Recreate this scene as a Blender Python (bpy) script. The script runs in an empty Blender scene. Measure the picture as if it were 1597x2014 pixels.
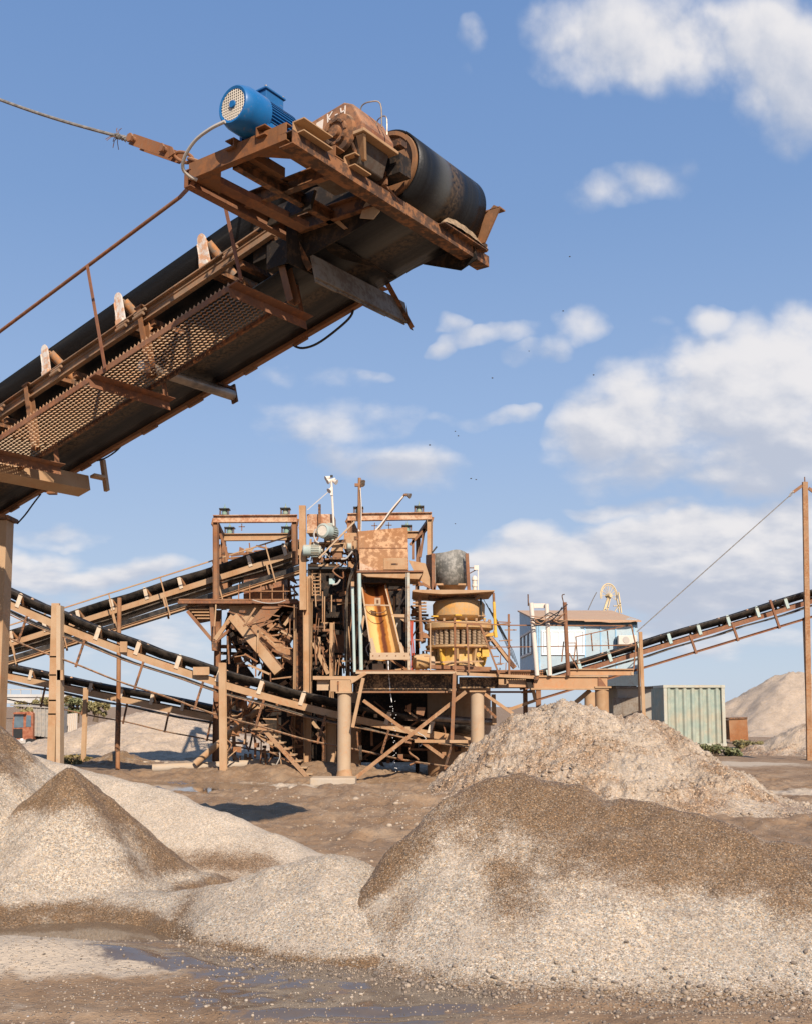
import bpy, math, random
import numpy as np
from mathutils import Vector
random.seed(7); RNG=np.random.default_rng(11)
R=math.radians
SC=bpy.context.scene
COL=SC.collection
# ------------------------------------------------------------------ camera
F=2100.; YH=1390.; CX=798.5; PT=R(6); EYE=np.array([0,0,1.7])
cp,sp=math.cos(PT),math.sin(PT); PP=YH-F*math.tan(PT)
cam=bpy.data.cameras.new('camera'); camo=bpy.data.objects.new('camera',cam); COL.objects.link(camo)
camo.location=EYE; camo.rotation_euler=(R(90)+PT,0,0)
cam.sensor_fit='HORIZONTAL'; cam.sensor_width=36; cam.lens=F/1597*36
cam.shift_y=(PP-1007)/1597.; cam.clip_start=.1; cam.clip_end=6000
SC.camera=camo
def ray(px,py):
    a=(px-CX)/F; b=(PP-py)/F
    return np.array([a,cp-b*sp,sp+b*cp])
def at(px,py,Y):
    d=ray(px,py); return EYE+d*(Y/d[1])
def ground(px,py,z=0.):
    d=ray(px,py); return EYE+d*((z-1.7)/d[2])
def mpp(Y): return Y/F            # metres per photo pixel at depth Y
# ------------------------------------------------------------------ object helpers
def link(o,parent=None):
    COL.objects.link(o)
    if parent is not None: o.parent=parent
    return o
def tag(o,label=None,cat=None,group=None,kind=None):
    if label: o['label']=label
    if cat: o['category']=cat
    if group: o['group']=group
    if kind: o['kind']=kind
    return o
def thing(name,label,cat,loc=(0,0,0),group=None):
    o=bpy.data.objects.new(name,None); o.empty_display_size=.2; link(o)
    o.location=Vector([float(x) for x in loc]); tag(o,label,cat,group); return o
class MB:
    def __init__(s): s.v=[]; s.f=[]
    def add(s,vs,fs):
        n=len(s.v); s.v+= [tuple(float(c) for c in p) for p in vs]; s.f+=[tuple(i+n for i in f) for f in fs]; return s
    def hexa(s,b,t):
        """box from 4 bottom and 4 top corners (same order)"""
        return s.add(list(b)+list(t),[(3,2,1,0),(4,5,6,7),(0,1,5,4),(1,2,6,5),(2,3,7,6),(3,0,4,7)])
    def box(s,c,ax,ay,az):
        c,ax,ay,az=[np.asarray(q,float) for q in (c,ax,ay,az)]
        b=[c-ax-ay-az,c+ax-ay-az,c+ax+ay-az,c-ax+ay-az]; return s.hexa(b,[p+2*az for p in b])
    def prism(s,poly,ext):
        """planar polygon (list of points) extruded by vector ext"""
        poly=[np.asarray(p,float) for p in poly]; n=len(poly); e=np.asarray(ext,float)
        return s.add(poly+[p+e for p in poly],[tuple(range(n))[::-1],tuple(range(n,2*n))]+[(i,(i+1)%n,(i+1)%n+n,i+n) for i in range(n)])
    def sweep(s,prof,p0,p1,side,up,closed=True):
        """profile points (a,b) in side/up axes, extruded from p0 to p1"""
        p0,p1=np.asarray(p0,float),np.asarray(p1,float)
        return s.prism([p0+side*a+up*b for a,b in prof],p1-p0)
    def cyl(s,p0,p1,r0,r1=None,n=12,caps=True):
        r1=r0 if r1 is None else r1
        p0,p1=np.asarray(p0,float),np.asarray(p1,float); d=p1-p0; d=d/np.linalg.norm(d)
        x=np.cross(d,[0,0,1.]); 
        if np.linalg.norm(x)<.05: x=np.cross(d,[0,1.,0])
        x/=np.linalg.norm(x); y=np.cross(d,x)
        an=[2*math.pi*i/n for i in range(n)]
        a=[p0+r0*(x*math.cos(t)+y*math.sin(t)) for t in an]; b=[p1+r1*(x*math.cos(t)+y*math.sin(t)) for t in an]
        fs=[(i,(i+1)%n,(i+1)%n+n,i+n) for i in range(n)]
        if caps: fs+=[tuple(range(n))[::-1],tuple(range(n,2*n))]
        return s.add(a+b,fs)
    def tube(s,pts,r,n=8):
        pts=[np.asarray(p,float) for p in pts]; m=len(pts); vs=[]; up=None
        for i,p in enumerate(pts):
            d=pts[min(i+1,m-1)]-pts[max(i-1,0)]; d=d/np.linalg.norm(d)
            if up is None:
                up=np.cross(d,[0.3,.2,1.]); up/=np.linalg.norm(up)
            up=up-d*np.dot(up,d); up/=np.linalg.norm(up); w=np.cross(d,up)
            rr=r[i] if hasattr(r,'__len__') else r
            vs+=[p+rr*(up*math.cos(2*math.pi*k/n)+w*math.sin(2*math.pi*k/n)) for k in range(n)]
        fs=[(i*n+k,i*n+(k+1)%n,(i+1)*n+(k+1)%n,(i+1)*n+k) for i in range(m-1) for k in range(n)]
        fs+=[tuple(range(n))[::-1],tuple(range((m-1)*n,m*n))]
        return s.add(vs,fs)
    def lathe(s,prof,c,axis=(0,0,1.),n=32,a0=0,a1=2*math.pi,close=True):
        """prof: (r,h) list; full revolve about axis through c"""
        c=np.asarray(c,float); d=np.asarray(axis,float); d/=np.linalg.norm(d)
        x=np.cross(d,[0,0,1.]); 
        if np.linalg.norm(x)<.05: x=np.array([1.,0,0])
        x/=np.linalg.norm(x); y=np.cross(d,x); m=len(prof); full=abs(a1-a0-2*math.pi)<1e-6
        k=n if full else n+1; vs=[]
        for i in range(k):
            t=a0+(a1-a0)*i/n
            vs+=[c+d*h+r*(x*math.cos(t)+y*math.sin(t)) for r,h in prof]
        fs=[]
        for i in range(n):
            j=(i+1)%k
            fs+=[(i*m+q,j*m+q,j*m+q+1,i*m+q+1) for q in range(m-1)]
        if full and close:
            if prof[0][0]>1e-4: fs.append(tuple(i*m for i in range(k))[::-1])
            if prof[-1][0]>1e-4: fs.append(tuple(i*m+m-1 for i in range(k)))
        return s.add(vs,fs)
    def build(s,name,mat,parent=None,smooth=False,bevel=0,loc=None,solid=0):
        me=bpy.data.meshes.new(name); off=np.zeros(3)
        if parent is not None: off=np.array(parent.matrix_world.translation) if parent.parent is None else np.zeros(3)
        if parent is not None: off=np.array(world_loc(parent))
        elif loc is not None: off=np.asarray(loc,float)
        me.from_pydata([(x-off[0],y-off[1],z-off[2]) for x,y,z in s.v],[],s.f); me.update()
        import bmesh
        bm=bmesh.new(); bm.from_mesh(me); bmesh.ops.recalc_face_normals(bm,faces=bm.faces); bm.to_mesh(me); bm.free()
        o=bpy.data.objects.new(name,me); link(o,parent)
        if parent is None and loc is not None: o.location=Vector([float(q) for q in loc])
        if mat is not None: me.materials.append(mat)
        if smooth:
            me.polygons.foreach_set('use_smooth',[True]*len(me.polygons))
            try: me.set_sharp_from_angle(angle=R(38))
            except Exception: pass
        if solid:
            m=o.modifiers.new('solid','SOLIDIFY'); m.thickness=solid; m.offset=0
        if bevel:
            m=o.modifiers.new('bevel','BEVEL'); m.width=bevel; m.segments=2; m.limit_method='ANGLE'; m.angle_limit=R(40)
        return o
def world_loc(o):
    l=np.array(o.location,float)
    while o.parent is not None:
        o=o.parent; l=l+np.array(o.location,float)
    return l
def unit(v): v=np.asarray(v,float); return v/np.linalg.norm(v)
def prof_box(w,h): return [(-w/2,-h/2),(w/2,-h/2),(w/2,h/2),(-w/2,h/2)]
def prof_I(w,h,t): return [(-w/2,-h/2),(w/2,-h/2),(w/2,-h/2+t),(t/2,-h/2+t),(t/2,h/2-t),(w/2,h/2-t),(w/2,h/2),(-w/2,h/2),(-w/2,h/2-t),(-t/2,h/2-t),(-t/2,-h/2+t),(-w/2,-h/2+t)]
def prof_C(w,h,t): # web on -side, open to +side
    return [(-w/2,-h/2),(w/2,-h/2),(w/2,-h/2+t),(-w/2+t,-h/2+t),(-w/2+t,h/2-t),(w/2,h/2-t),(w/2,h/2),(-w/2,h/2)]
def prof_L(w,h,t): return [(-w/2,-h/2),(w/2,-h/2),(w/2,-h/2+t),(-w/2+t,-h/2+t),(-w/2+t,h/2),(-w/2,h/2)]
def member(parent,name,mat,p0,p1,side,prof,mb=None):
    """a straight steel member from p0 to p1; 'side' = direction of profile's first axis"""
    p0,p1=np.asarray(p0,float),np.asarray(p1,float); d=unit(p1-p0); side=np.asarray(side,float); side=unit(side-d*np.dot(side,d)); up=np.cross(side,d)
    if up[2]<-1e-6: up=-up
    m=mb or MB(); m.sweep(prof,p0,p1,side,up)
    return m if mb is not None else m.build(name,mat,parent)
def pm(parent,name,mat,x0,y0,x1,y1,wpx,Y,dep=None,Y1=None,kind='box',mb=None):
    """member between two sight points at depths Y,Y1; wpx = its width in photo pixels, dep = depth in metres"""
    Y1=Y if Y1 is None else Y1; p0,p1=at(x0,y0,Y),at(x1,y1,Y1); w=wpx*mpp((Y+Y1)/2); dep=w if dep is None else dep
    pr={'box':prof_box(dep,w),'I':prof_I(dep,w,max(.012,.09*w)),'C':prof_C(dep,w,max(.01,.08*w)),'L':prof_L(dep,w,max(.01,.12*w))}.get(kind)
    if kind=='tube':
        m=mb or MB(); m.cyl(p0,p1,w/2,n=14)
        return m if mb is not None else m.build(name,mat,parent,smooth=True)
    return member(parent,name,mat,p0,p1,(0,1,0),pr,mb)
def plate(parent,name,mat,pts,Y,dep,mb=None,**k):
    """flat plate: photo outline at depth Y (or per point depth), thickness dep going back"""
    P=[at(p[0],p[1],p[2] if len(p)>2 else Y) for p in pts]
    m=mb or MB(); m.prism(P,(0,dep,0))
    return m if mb is not None else m.build(name,mat,parent,**k)
def pbox(parent,name,mat,x0,y0,x1,y1,Y,dep,**k):
    return plate(parent,name,mat,[(x0,y1),(x1,y1),(x1,y0),(x0,y0)],Y,dep,**k)
def ptube(parent,name,mat,pts,Y,r,n=6,sub=4,sag=0):
    """pipe or cable through photo points"""
    P=[at(p[0],p[1],p[2] if len(p)>2 else Y) for p in pts]
    if sub>1 and len(P)>2: P=spline(P,sub)
    return MB().tube(P,r,n).build(name,mat,parent,smooth=True)
def spline(P,k=5):
    P=[np.asarray(p,float) for p in P]; Q=[2*P[0]-P[1]]+P+[2*P[-1]-P[-2]]; out=[]
    for i in range(1,len(Q)-2):
        a,b,c,d=Q[i-1:i+3]
        for j in range(k):
            t=j/k; out.append(.5*((2*b)+(c-a)*t+(2*a-5*b+4*c-d)*t*t+(3*b-a-3*c+d)*t**3))
    out.append(P[-1]); return out
def copy_tree(o,parent=None,off=(0,0,0)):
    c=o.copy(); COL.objects.link(c); c.parent=parent
    if parent is None: c.location=o.location+Vector(off)
    for ch in list(o.children): copy_tree(ch,c)
    return c
# ------------------------------------------------------------------ numpy noise
def _h(ix,iy,s):
    n=(ix.astype(np.int64)*374761393+iy.astype(np.int64)*668265263+s*974711)&0x7fffffff
    n=((n^(n>>13))*1274126177)&0x7fffffff
    return ((n^(n>>16))&0xffff)/65535.
def vnoise(x,y,s=0):
    ix,iy=np.floor(x),np.floor(y); fx,fy=x-ix,y-iy; fx=fx*fx*(3-2*fx); fy=fy*fy*(3-2*fy)
    a,b,c,d=_h(ix,iy,s),_h(ix+1,iy,s),_h(ix,iy+1,s),_h(ix+1,iy+1,s)
    return (a*(1-fx)+b*fx)*(1-fy)+(c*(1-fx)+d*fx)*fy-.5
def fbm(x,y,sc,o=4,s=0,g=.5):
    r=0;a=1.
    for i in range(o): r=r+a*vnoise(x*sc+17.3*i,y*sc-9.1*i,s+i); sc*=2.03;a*=g
    return r
def sstep(a,b,x):
    t=np.clip((x-a)/(b-a),0,1); return t*t*(3-2*t)
# ------------------------------------------------------------------ node helpers
class NT:
    def __init__(s,tree): s.t=tree; s.n=tree.nodes; s.l=tree.links
    def new(s,ty,**k):
        n=s.n.new(ty)
        for a,b in k.items(): setattr(n,a,b)
        return n
    def put(s,inp,v):
        if hasattr(v,'is_output') or isinstance(v,bpy.types.NodeSocket): s.l.new(v,inp)
        elif isinstance(v,(tuple,list)) and len(v)==3 and len(getattr(inp,'default_value',(0,0,0)))==4: inp.default_value=(*v,1)
        else: inp.default_value=v
    def math(s,op,a,b=0.,c=None,clamp=False):
        n=s.new('ShaderNodeMath',operation=op,use_clamp=clamp); s.put(n.inputs[0],a); s.put(n.inputs[1],b)
        if c is not None: s.put(n.inputs[2],c)
        return n.outputs[0]
    def vmath(s,op,a,b=(0,0,0)):
        n=s.new('ShaderNodeVectorMath',operation=op); s.put(n.inputs[0],a); s.put(n.inputs[1],b); return n.outputs[0]
    def mix(s,f,a,b,blend='MIX'):
        n=s.new('ShaderNodeMix',data_type='RGBA',blend_type=blend); s.put(n.inputs[0],f); s.put(n.inputs[6],a); s.put(n.inputs[7],b); return n.outputs[2]
    def noise(s,vec,scale,detail=4,rough=.55,dist=0,col=False):
        n=s.new('ShaderNodeTexNoise'); n.inputs['Scale'].default_value=scale; n.inputs['Detail'].default_value=detail; n.inputs['Roughness'].default_value=rough; n.inputs['Distortion'].default_value=dist
        if vec is not None: s.l.new(vec,n.inputs['Vector'])
        return n.outputs['Color'] if col else n.outputs[0]
    def ramp(s,f,stops,interp='LINEAR'):
        n=s.new('ShaderNodeValToRGB'); n.color_ramp.interpolation=interp; e=n.color_ramp.elements
        while len(e)<len(stops): e.new(.5)
        for q,(p,c) in zip(e,stops):
            q.position=p; q.color=(c,c,c,1) if not hasattr(c,'__len__') else (*c,1)
        s.put(n.inputs[0],f); return n.outputs[0]
    def mapr(s,v,a,b,c=0.,d=1.,smooth=True):
        n=s.new('ShaderNodeMapRange',interpolation_type='SMOOTHSTEP' if smooth else 'LINEAR')
        s.put(n.inputs[0],v); n.inputs[1].default_value=a; n.inputs[2].default_value=b; n.inputs[3].default_value=c; n.inputs[4].default_value=d; return n.outputs[0]
    def sep(s,v):
        n=s.new('ShaderNodeSeparateXYZ'); s.l.new(v,n.inputs[0]); return n.outputs
    def scalev(s,v,k):
        return s.vmath('MULTIPLY',v,k)
    def bump(s,h,strength=.5,dist=.01,normal=None):
        n=s.new('ShaderNodeBump'); n.inputs['Strength'].default_value=strength; n.inputs['Distance'].default_value=dist; s.l.new(h,n.inputs['Height'])
        if normal is not None: s.l.new(normal,n.inputs['Normal'])
        return n.outputs[0]
def material(name):
    m=bpy.data.materials.new(name); m.use_nodes=True; t=NT(m.node_tree); b=t.n['Principled BSDF']; return m,t,b
def pos(t): return t.new('ShaderNodeNewGeometry').outputs['Position']
DUST=(.43,.31,.195)
def metal(name,c0,c1,rust=(.16,.062,.024),rustamt=.35,dust=.5,rough=.75,scale=3.,metallic=0.,streak=.35,dustcol=DUST,bumpy=.25,topdust=.55):
    """painted or bare steel: two base tones, rust patches, run-down streaks, settled dust on upward faces"""
    m,t,b=material(name); g=t.new('ShaderNodeNewGeometry'); p=g.outputs['Position']; nz=t.sep(g.outputs['Normal'])[2]
    oi=t.new('ShaderNodeObjectInfo').outputs['Random']
    p2=t.vmath('ADD',p,t.vmath('SCALE',(0,0,0))) if False else p
    n1=t.noise(p2,scale,5,.6); n2=t.noise(p2,scale*5.3,5,.65); n3=t.noise(t.scalev(p2,(7,7,.6)),scale*1.2,4,.6); n4=t.noise(p2,scale*.45,4,.6)
    base=t.mix(t.mapr(n1,.35,.68),c0,c1)
    base=t.mix(t.math('MULTIPLY',t.mapr(oi,0,1,0,.5,False),.5),base,c1)
    rf=t.math('MULTIPLY',t.mapr(t.math('ADD',n2,t.math('MULTIPLY',n1,.5)),.86-rustamt*.45,1.0-rustamt*.35),min(1,.35+rustamt))
    base=t.mix(rf,base,t.mix(n2,rust,tuple(min(1,x*1.9) for x in rust)))
    base=t.mix(t.math('MULTIPLY',t.mapr(n3,.52,.75),streak),base,tuple(x*.55 for x in rust))
    df=t.math('ADD',t.math('MULTIPLY',t.mapr(n4,.33,.66),dust),t.math('MULTIPLY',t.mapr(nz,.25,.9),topdust))
    df=t.math('MULTIPLY',df,t.mapr(n2,.2,.6,.65,1),clamp=True)
    base=t.mix(df,base,t.mix(n1,tuple(x*.9 for x in dustcol),tuple(min(1,x*1.12) for x in dustcol)))
    t.l.new(base,b.inputs['Base Color']); b.inputs['Metallic'].default_value=metallic
    t.l.new(t.mapr(n2,.2,.8,rough-.12,min(1,rough+.15)),b.inputs['Roughness'])
    b.inputs['Specular IOR Level'].default_value=.3
    t.l.new(t.bump(t.math('ADD',n2,t.math('MULTIPLY',t.noise(p2,90,3),.4)),bumpy,.006),b.inputs['Normal'])
    return m
def simple(name,c,rough=.6,metallic=0,var=.12,scale=6,dust=0.,spec=.4,bumpy=.1):
    m,t,b=material(name); p=pos(t); n1=t.noise(p,scale,5,.6); n2=t.noise(p,scale*7,4,.6)
    base=t.mix(t.mapr(n1,.3,.7),tuple(x*(1-var) for x in c),tuple(min(1,x*(1+var)) for x in c))
    if dust: base=t.mix(t.math('MULTIPLY',t.mapr(t.math('ADD',n1,t.math('MULTIPLY',n2,.3)),.45,.85),dust),base,DUST)
    t.l.new(base,b.inputs['Base Color']); b.inputs['Metallic'].default_value=metallic; b.inputs['Specular IOR Level'].default_value=spec
    t.l.new(t.mapr(n2,.25,.75,max(.02,rough-.1),min(1,rough+.1)),b.inputs['Roughness'])
    if bumpy: t.l.new(t.bump(n2,bumpy,.005),b.inputs['Normal'])
    return m
M={}
M['rust']=metal('rusty_steel',(.155,.07,.036),(.235,.115,.06),rustamt=.45,dust=.22,topdust=.5)
M['rust_orange']=metal('orange_rusty_steel',(.27,.115,.045),(.20,.085,.037),rust=(.2,.075,.024),rustamt=.4,dust=.3)
M['rust_red']=metal('red_rusty_paint',(.18,.075,.043),(.135,.06,.038),rust=(.22,.085,.035),rustamt=.4,dust=.3)
M['rust_dark']=metal('dark_rusty_steel',(.05,.028,.019),(.095,.05,.03),rust=(.2,.085,.035),rustamt=.4,dust=.08,topdust=.4)
M['dusty']=metal('dusty_brown_steel',(.34,.19,.09),(.41,.25,.135),rust=(.25,.105,.045),rustamt=.22,dust=.6,streak=.22)
M['dusty_light']=metal('dust_caked_steel',(.46,.345,.235),(.39,.275,.18),rust=(.3,.14,.065),rustamt=.15,dust=.7,streak=.15)
M['grime']=metal('black_grease_and_fines',(.006,.005,.005),(.02,.015,.012),rust=(.05,.03,.018),rustamt=.3,dust=.04,rough=.8,streak=.1,bumpy=.6,topdust=.3)  # black grease, and also the painted shade inside the plant
M['rubber']=simple('belt_rubber',(.013,.013,.014),.5,var=.5,scale=5,dust=.10,spec=.35)
M['rubber_dusty']=simple('worn_belt_rubber',(.028,.025,.023),.6,var=.5,scale=4,dust=.25,spec=.35)
M['blue']=metal('dusty_blue_motor_paint',(.005,.105,.29),(.007,.12,.33),rust=(.12,.09,.07),rustamt=.05,dust=.05,topdust=.10,rough=.42,streak=.12,bumpy=.06)
M['white_chip']=metal('chipped_white_paint',(.66,.62,.57),(.58,.53,.47),rust=(.36,.15,.05),rustamt=.42,dust=.15,streak=.3)
M['steel_pipe']=simple('worn_steel_roller',(.24,.21,.185),.42,.5,var=.3,scale=7,dust=.35)
M['teal']=metal('pale_teal_paint',(.33,.47,.47),(.40,.53,.52),rust=(.35,.2,.1),rustamt=.15,dust=.3,streak=.12)
M['teal_motor']=metal('grey_green_motor_paint',(.30,.385,.365),(.36,.44,.41),rustamt=.08,dust=.35,streak=.08)
M['yellow']=metal('yellow_paint',(.72,.43,.03),(.62,.36,.03),rust=(.33,.15,.03),rustamt=.25,dust=.3,streak=.3)
M['yellow_dusty']=metal('dust_caked_yellow',(.43,.27,.12),(.37,.23,.10),rust=(.36,.17,.035),rustamt=.35,dust=.42,streak=.35)
M['ochre']=metal('ochre_iron_water_stain',(.62,.33,.085),(.55,.28,.07),rust=(.3,.11,.02),rustamt=.18,dust=.12,streak=.25,topdust=.1)
M['stain']=simple('dark_iron_stain',(.13,.045,.012),.4,var=.3,scale=5)
M['concrete']=metal('dusty_concrete',(.42,.37,.31),(.36,.31,.25),rust=(.3,.24,.17),rustamt=.2,dust=.4,rough=.9,streak=.15)
M['rope']=simple('galvanised_wire_rope',(.21,.19,.17),.55,.3,var=.35,scale=25)
M['cable']=simple('black_cable',(.02,.02,.021),.5)
M['conduit']=simple('pale_grey_conduit',(.42,.40,.37),.55,dust=.3)
M['white']=simple('white_pvc',(.80,.80,.79),.4,var=.03)
M['offwhite']=simple('dusty_white_paint',(.66,.60,.53),.6,var=.1,dust=.35)
M['black']=simple('black_paint',(.02,.02,.02),.5)
M['glass']=simple('window_glass',(.10,.14,.17),.08,var=.2,scale=1.5,spec=.8,bumpy=0)
M['grey_plate']=metal('grey_steel_sheet',(.20,.185,.165),(.15,.13,.11),rust=(.06,.04,.03),rustamt=.35,dust=.2,streak=.4)
M['cream']=simple('cream_wire_mesh',(.62,.55,.45),.6)
M['rust_red2']=metal('dark_red_rail',(.16,.06,.035),(.20,.08,.045),rustamt=.25,dust=.1,topdust=.2)
M['grime2']=metal('oily_grey_casting',(.075,.058,.045),(.11,.085,.065),rust=(.05,.03,.02),rustamt=.4,dust=.15,bumpy=.6)
M['dusty_orange']=metal('orange_brown_girder_paint',(.38,.19,.085),(.43,.235,.12),rust=(.3,.12,.045),rustamt=.2,dust=.4,streak=.15)
M['grime_speck']=metal('girder_caked_with_mud_flakes',(.045,.032,.024),(.075,.05,.035),rust=(.34,.21,.11),rustamt=.36,dust=.02,scale=4,streak=.1)  # dark base paints the shade on the girder web, mud flakes over it
M['rust_sheet']=metal('rusty_hopper_sheet',(.34,.155,.06),(.25,.11,.048),rust=(.45,.27,.15),rustamt=.35,dust=.22,streak=.3,scale=1.6)
M['teal_worn']=metal('worn_teal_pipe',(.42,.43,.37),(.46,.40,.31),rustamt=.25,dust=.5,streak=.1)
M['yellow_frame']=metal('yellow_frame_half_covered_in_dust',(.62,.37,.03),(.40,.26,.12),rust=(.42,.27,.14),rustamt=.4,dust=.5,scale=1.3,streak=.2)
M['hood']=metal('scuffed_dark_grey_sheet',(.085,.085,.075),(.17,.165,.145),rust=(.24,.225,.20),rustamt=.35,dust=.2,scale=2.2,streak=.1,dustcol=(.26,.24,.21))
M['red_hose']=simple('red_hose_rubber',(.42,.06,.025),.5,var=.2)

M['cabin_blue']=metal('pale_blue_cabin_paint',(.33,.45,.52),(.39,.50,.56),rustamt=.06,dust=.15,streak=.1,rough=.6)
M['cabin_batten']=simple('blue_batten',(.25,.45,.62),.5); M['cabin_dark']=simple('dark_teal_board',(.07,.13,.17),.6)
M['cabin_pale']=metal('pale_turquoise_panel',(.50,.62,.60),(.55,.66,.63),rustamt=.08,dust=.2,streak=.15)
M['roof']=metal('rusty_roof_sheet',(.40,.25,.165),(.46,.31,.21),rust=(.3,.14,.07),rustamt=.3,dust=.35,topdust=.3)
M['container_green']=metal('faded_green_container_paint',(.24,.31,.27),(.36,.40,.33),rust=(.25,.16,.10),rustamt=.10,dust=.45,streak=.2)
M['container_frame']=metal('container_frame_paint',(.40,.42,.36),(.46,.46,.39),rust=(.25,.15,.09),rustamt=.15,dust=.4,streak=.2)
M['shed_grey']=metal('dull_grey_sheet',(.24,.235,.22),(.30,.29,.26),rustamt=.08,dust=.25,streak=.1)
M['yellow_faded']=metal('sun_bleached_yellow',(.66,.54,.33),(.62,.48,.26),rustamt=.15,dust=.3,streak=.1)
M['truck_orange']=simple('orange_truck_paint',(.27,.07,.03),.5,var=.2,dust=.3); M['truck_grey']=simple('grey_truck_steel',(.27,.26,.24),.6,dust=.3)
M['concrete_far']=simple('bridge_concrete',(.45,.44,.42),.9,var=.08,scale=.5)
M['bark']=simple('bark',(.12,.085,.055),.9); M['dark_stone']=simple('dark_stone',(.05,.042,.036),.9)
def leafmat(n,a,c):
    m,t,b=material(n); p=pos(t); g=t.new('ShaderNodeObjectInfo').outputs['Random']
    r=t.new('ShaderNodeNewGeometry').outputs['Random Per Island']; t.l.new(t.mix(r,a,c),b.inputs['Base Color']); b.inputs['Roughness'].default_value=.6; return m
M['leaf_green']=leafmat('green_leaves',(.10,.115,.045),(.22,.22,.10)); M['leaf_olive']=leafmat('olive_leaves',(.16,.14,.055),(.32,.27,.12)); M['leaf_yellow']=leafmat('yellowing_leaves',(.13,.10,.03),(.27,.20,.08))
M['idler_tan']=metal('pale_dusty_idler_plate',(.60,.50,.385),(.52,.42,.31),rust=(.4,.2,.09),rustamt=.15,dust=.3,streak=.1)
M['rust_head']=metal('brown_orange_rusty_steel',(.205,.092,.038),(.15,.066,.03),rust=(.17,.065,.022),rustamt=.35,dust=.14,topdust=.4)
M['rust_mix']=metal('half_dusty_rusty_steel',(.26,.135,.065),(.38,.22,.115),rust=(.17,.065,.022),rustamt=.4,dust=.3)
M['gravel_spill']=simple('damp_sand',(.27,.19,.12),.95,var=.35,scale=30,bumpy=.8)
# ================================================================== SKY AND SUN
SUN_EL=R(35); to_sun=np.array([.28*math.cos(SUN_EL)/math.hypot(.28,.96),-.96*math.cos(SUN_EL)/math.hypot(.28,.96),math.sin(SUN_EL)])
sl=bpy.data.lights.new('sun','SUN'); sl.energy=5.0; sl.angle=R(.55); sl.color=(1.,.875,.735)
so=bpy.data.objects.new('sun',sl); COL.objects.link(so); so.rotation_euler=Vector(-to_sun).to_track_quat('-Z','Y').to_euler()
W=bpy.data.worlds.new('World'); SC.world=W; W.use_nodes=True
t=NT(W.node_tree); t.n.clear()
sky=t.new('ShaderNodeTexSky',sky_type='NISHITA'); sky.sun_disc=False; sky.sun_elevation=SUN_EL; sky.sun_rotation=math.atan2(to_sun[0],to_sun[1])
sky.altitude=100; sky.air_density=1.0; sky.dust_density=.6; sky.ozone_density=1.6
gen=t.new('ShaderNodeTexCoord').outputs['Generated']
d=t.sep(gen)
# cloud map: direction divided by its forward component for the half of the sky ahead, absolute value keeps the rest clouded too
fy=t.math('MAXIMUM',t.math('ABSOLUTE',d[1]),.08)
ca=t.math('DIVIDE',d[0],fy); ce=t.math('DIVIDE',d[2],fy)
cv=t.new('ShaderNodeCombineXYZ'); t.l.new(ca,cv.inputs[0]); t.l.new(ce,cv.inputs[1]); t.l.new(t.math('MULTIPLY',d[1],.6),cv.inputs[2]); cvec=cv.outputs[0]
def ae(px,py):
    q=ray(px,py); return q[0]/q[1],q[2]/q[1]
CLOUDS=[ # px, py, rx, ry, weight
 (1130,70,90,70,.62),(1250,80,180,110,.9),(1430,80,220,120,1.0),(1570,130,150,140,.95),(1540,250,70,60,.5),(940,62,38,42,.42),(908,128,26,26,.36),
 (1290,345,100,44,.52),(1180,378,90,46,.44),(1345,320,50,36,.44),(1140,650,52,34,.54),(1060,695,62,28,.44),(965,655,90,20,.38),(885,632,36,16,.4),(1420,622,50,28,.62),(860,665,34,16,.42),(1310,632,40,14,.36),(1385,692,46,16,.34),
 (1190,845,95,90,.8),(1240,760,80,60,.62),(1300,800,140,95,.95),(1430,790,180,130,1.05),(1560,730,130,130,.95),(1480,890,180,95,.95),(1300,905,180,66,.8),(1470,962,100,24,.75),(1150,905,60,46,.5),
 (640,830,160,46,.52),(720,800,120,40,.42),(800,915,115,52,.60),(560,800,80,30,.5),(590,735,120,22,.40),(700,720,60,14,.32),(950,812,100,18,.34),(1020,800,34,16,.42),(700,905,80,40,.44),
 (1000,1118,140,44,1.0),(1150,1100,190,62,1.1),(1330,1088,230,74,1.2),(1530,1085,190,80,1.2),(1300,1160,460,60,1.05),(1000,1170,200,50,.8),(1240,995,110,20,.6),(1190,985,40,14,.5),(1080,1050,70,20,.45),
 (60,1125,130,46,.85),(190,1135,140,36,.8),(110,1055,115,22,.6),(300,1180,120,30,.4),(250,1250,300,60,.46),(1330,1240,420,70,.58),(60,1215,120,46,.5),(1440,1290,120,16,.5)]
SHADE=[(1430,120,430,190),(1400,815,380,200),(1300,1120,520,100),(130,1135,280,60),(680,830,230,90),(800,925,140,70),(1110,675,120,60),(1420,622,60,36)]
wn=t.noise(cvec,7.,4,.55,col=True); warp=t.vmath('SCALE',t.vmath('SUBTRACT',wn,(.5,.5,.5)),(0,0,0))
wnode=t.n[-1] if False else None
ws=t.new('ShaderNodeVectorMath',operation='SCALE'); t.l.new(t.vmath('SUBTRACT',wn,(.5,.5,.5)),ws.inputs[0]); ws.inputs['Scale'].default_value=.085
wv=t.sep(t.vmath('ADD',cvec,ws.outputs[0]))
mask=None; low=None
for px,py,rx,ry,w in CLOUDS:
    a,e=ae(px,py); rx/=F; ry/=F
    dx=t.math('MULTIPLY',t.math('SUBTRACT',wv[0],a),1/rx); dy=t.math('MULTIPLY',t.math('SUBTRACT',wv[1],e),1/ry)
    dd=t.math('ADD',t.math('MULTIPLY',dx,dx),t.math('MULTIPLY',dy,dy))
    g=t.math('MULTIPLY',t.math('MULTIPLY_ADD',dd,-.5,1.0),w); g=t.math('MAXIMUM',g,0.)
    mask=g if mask is None else t.math('SMOOTH_MAX',mask,g,.12)
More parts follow.
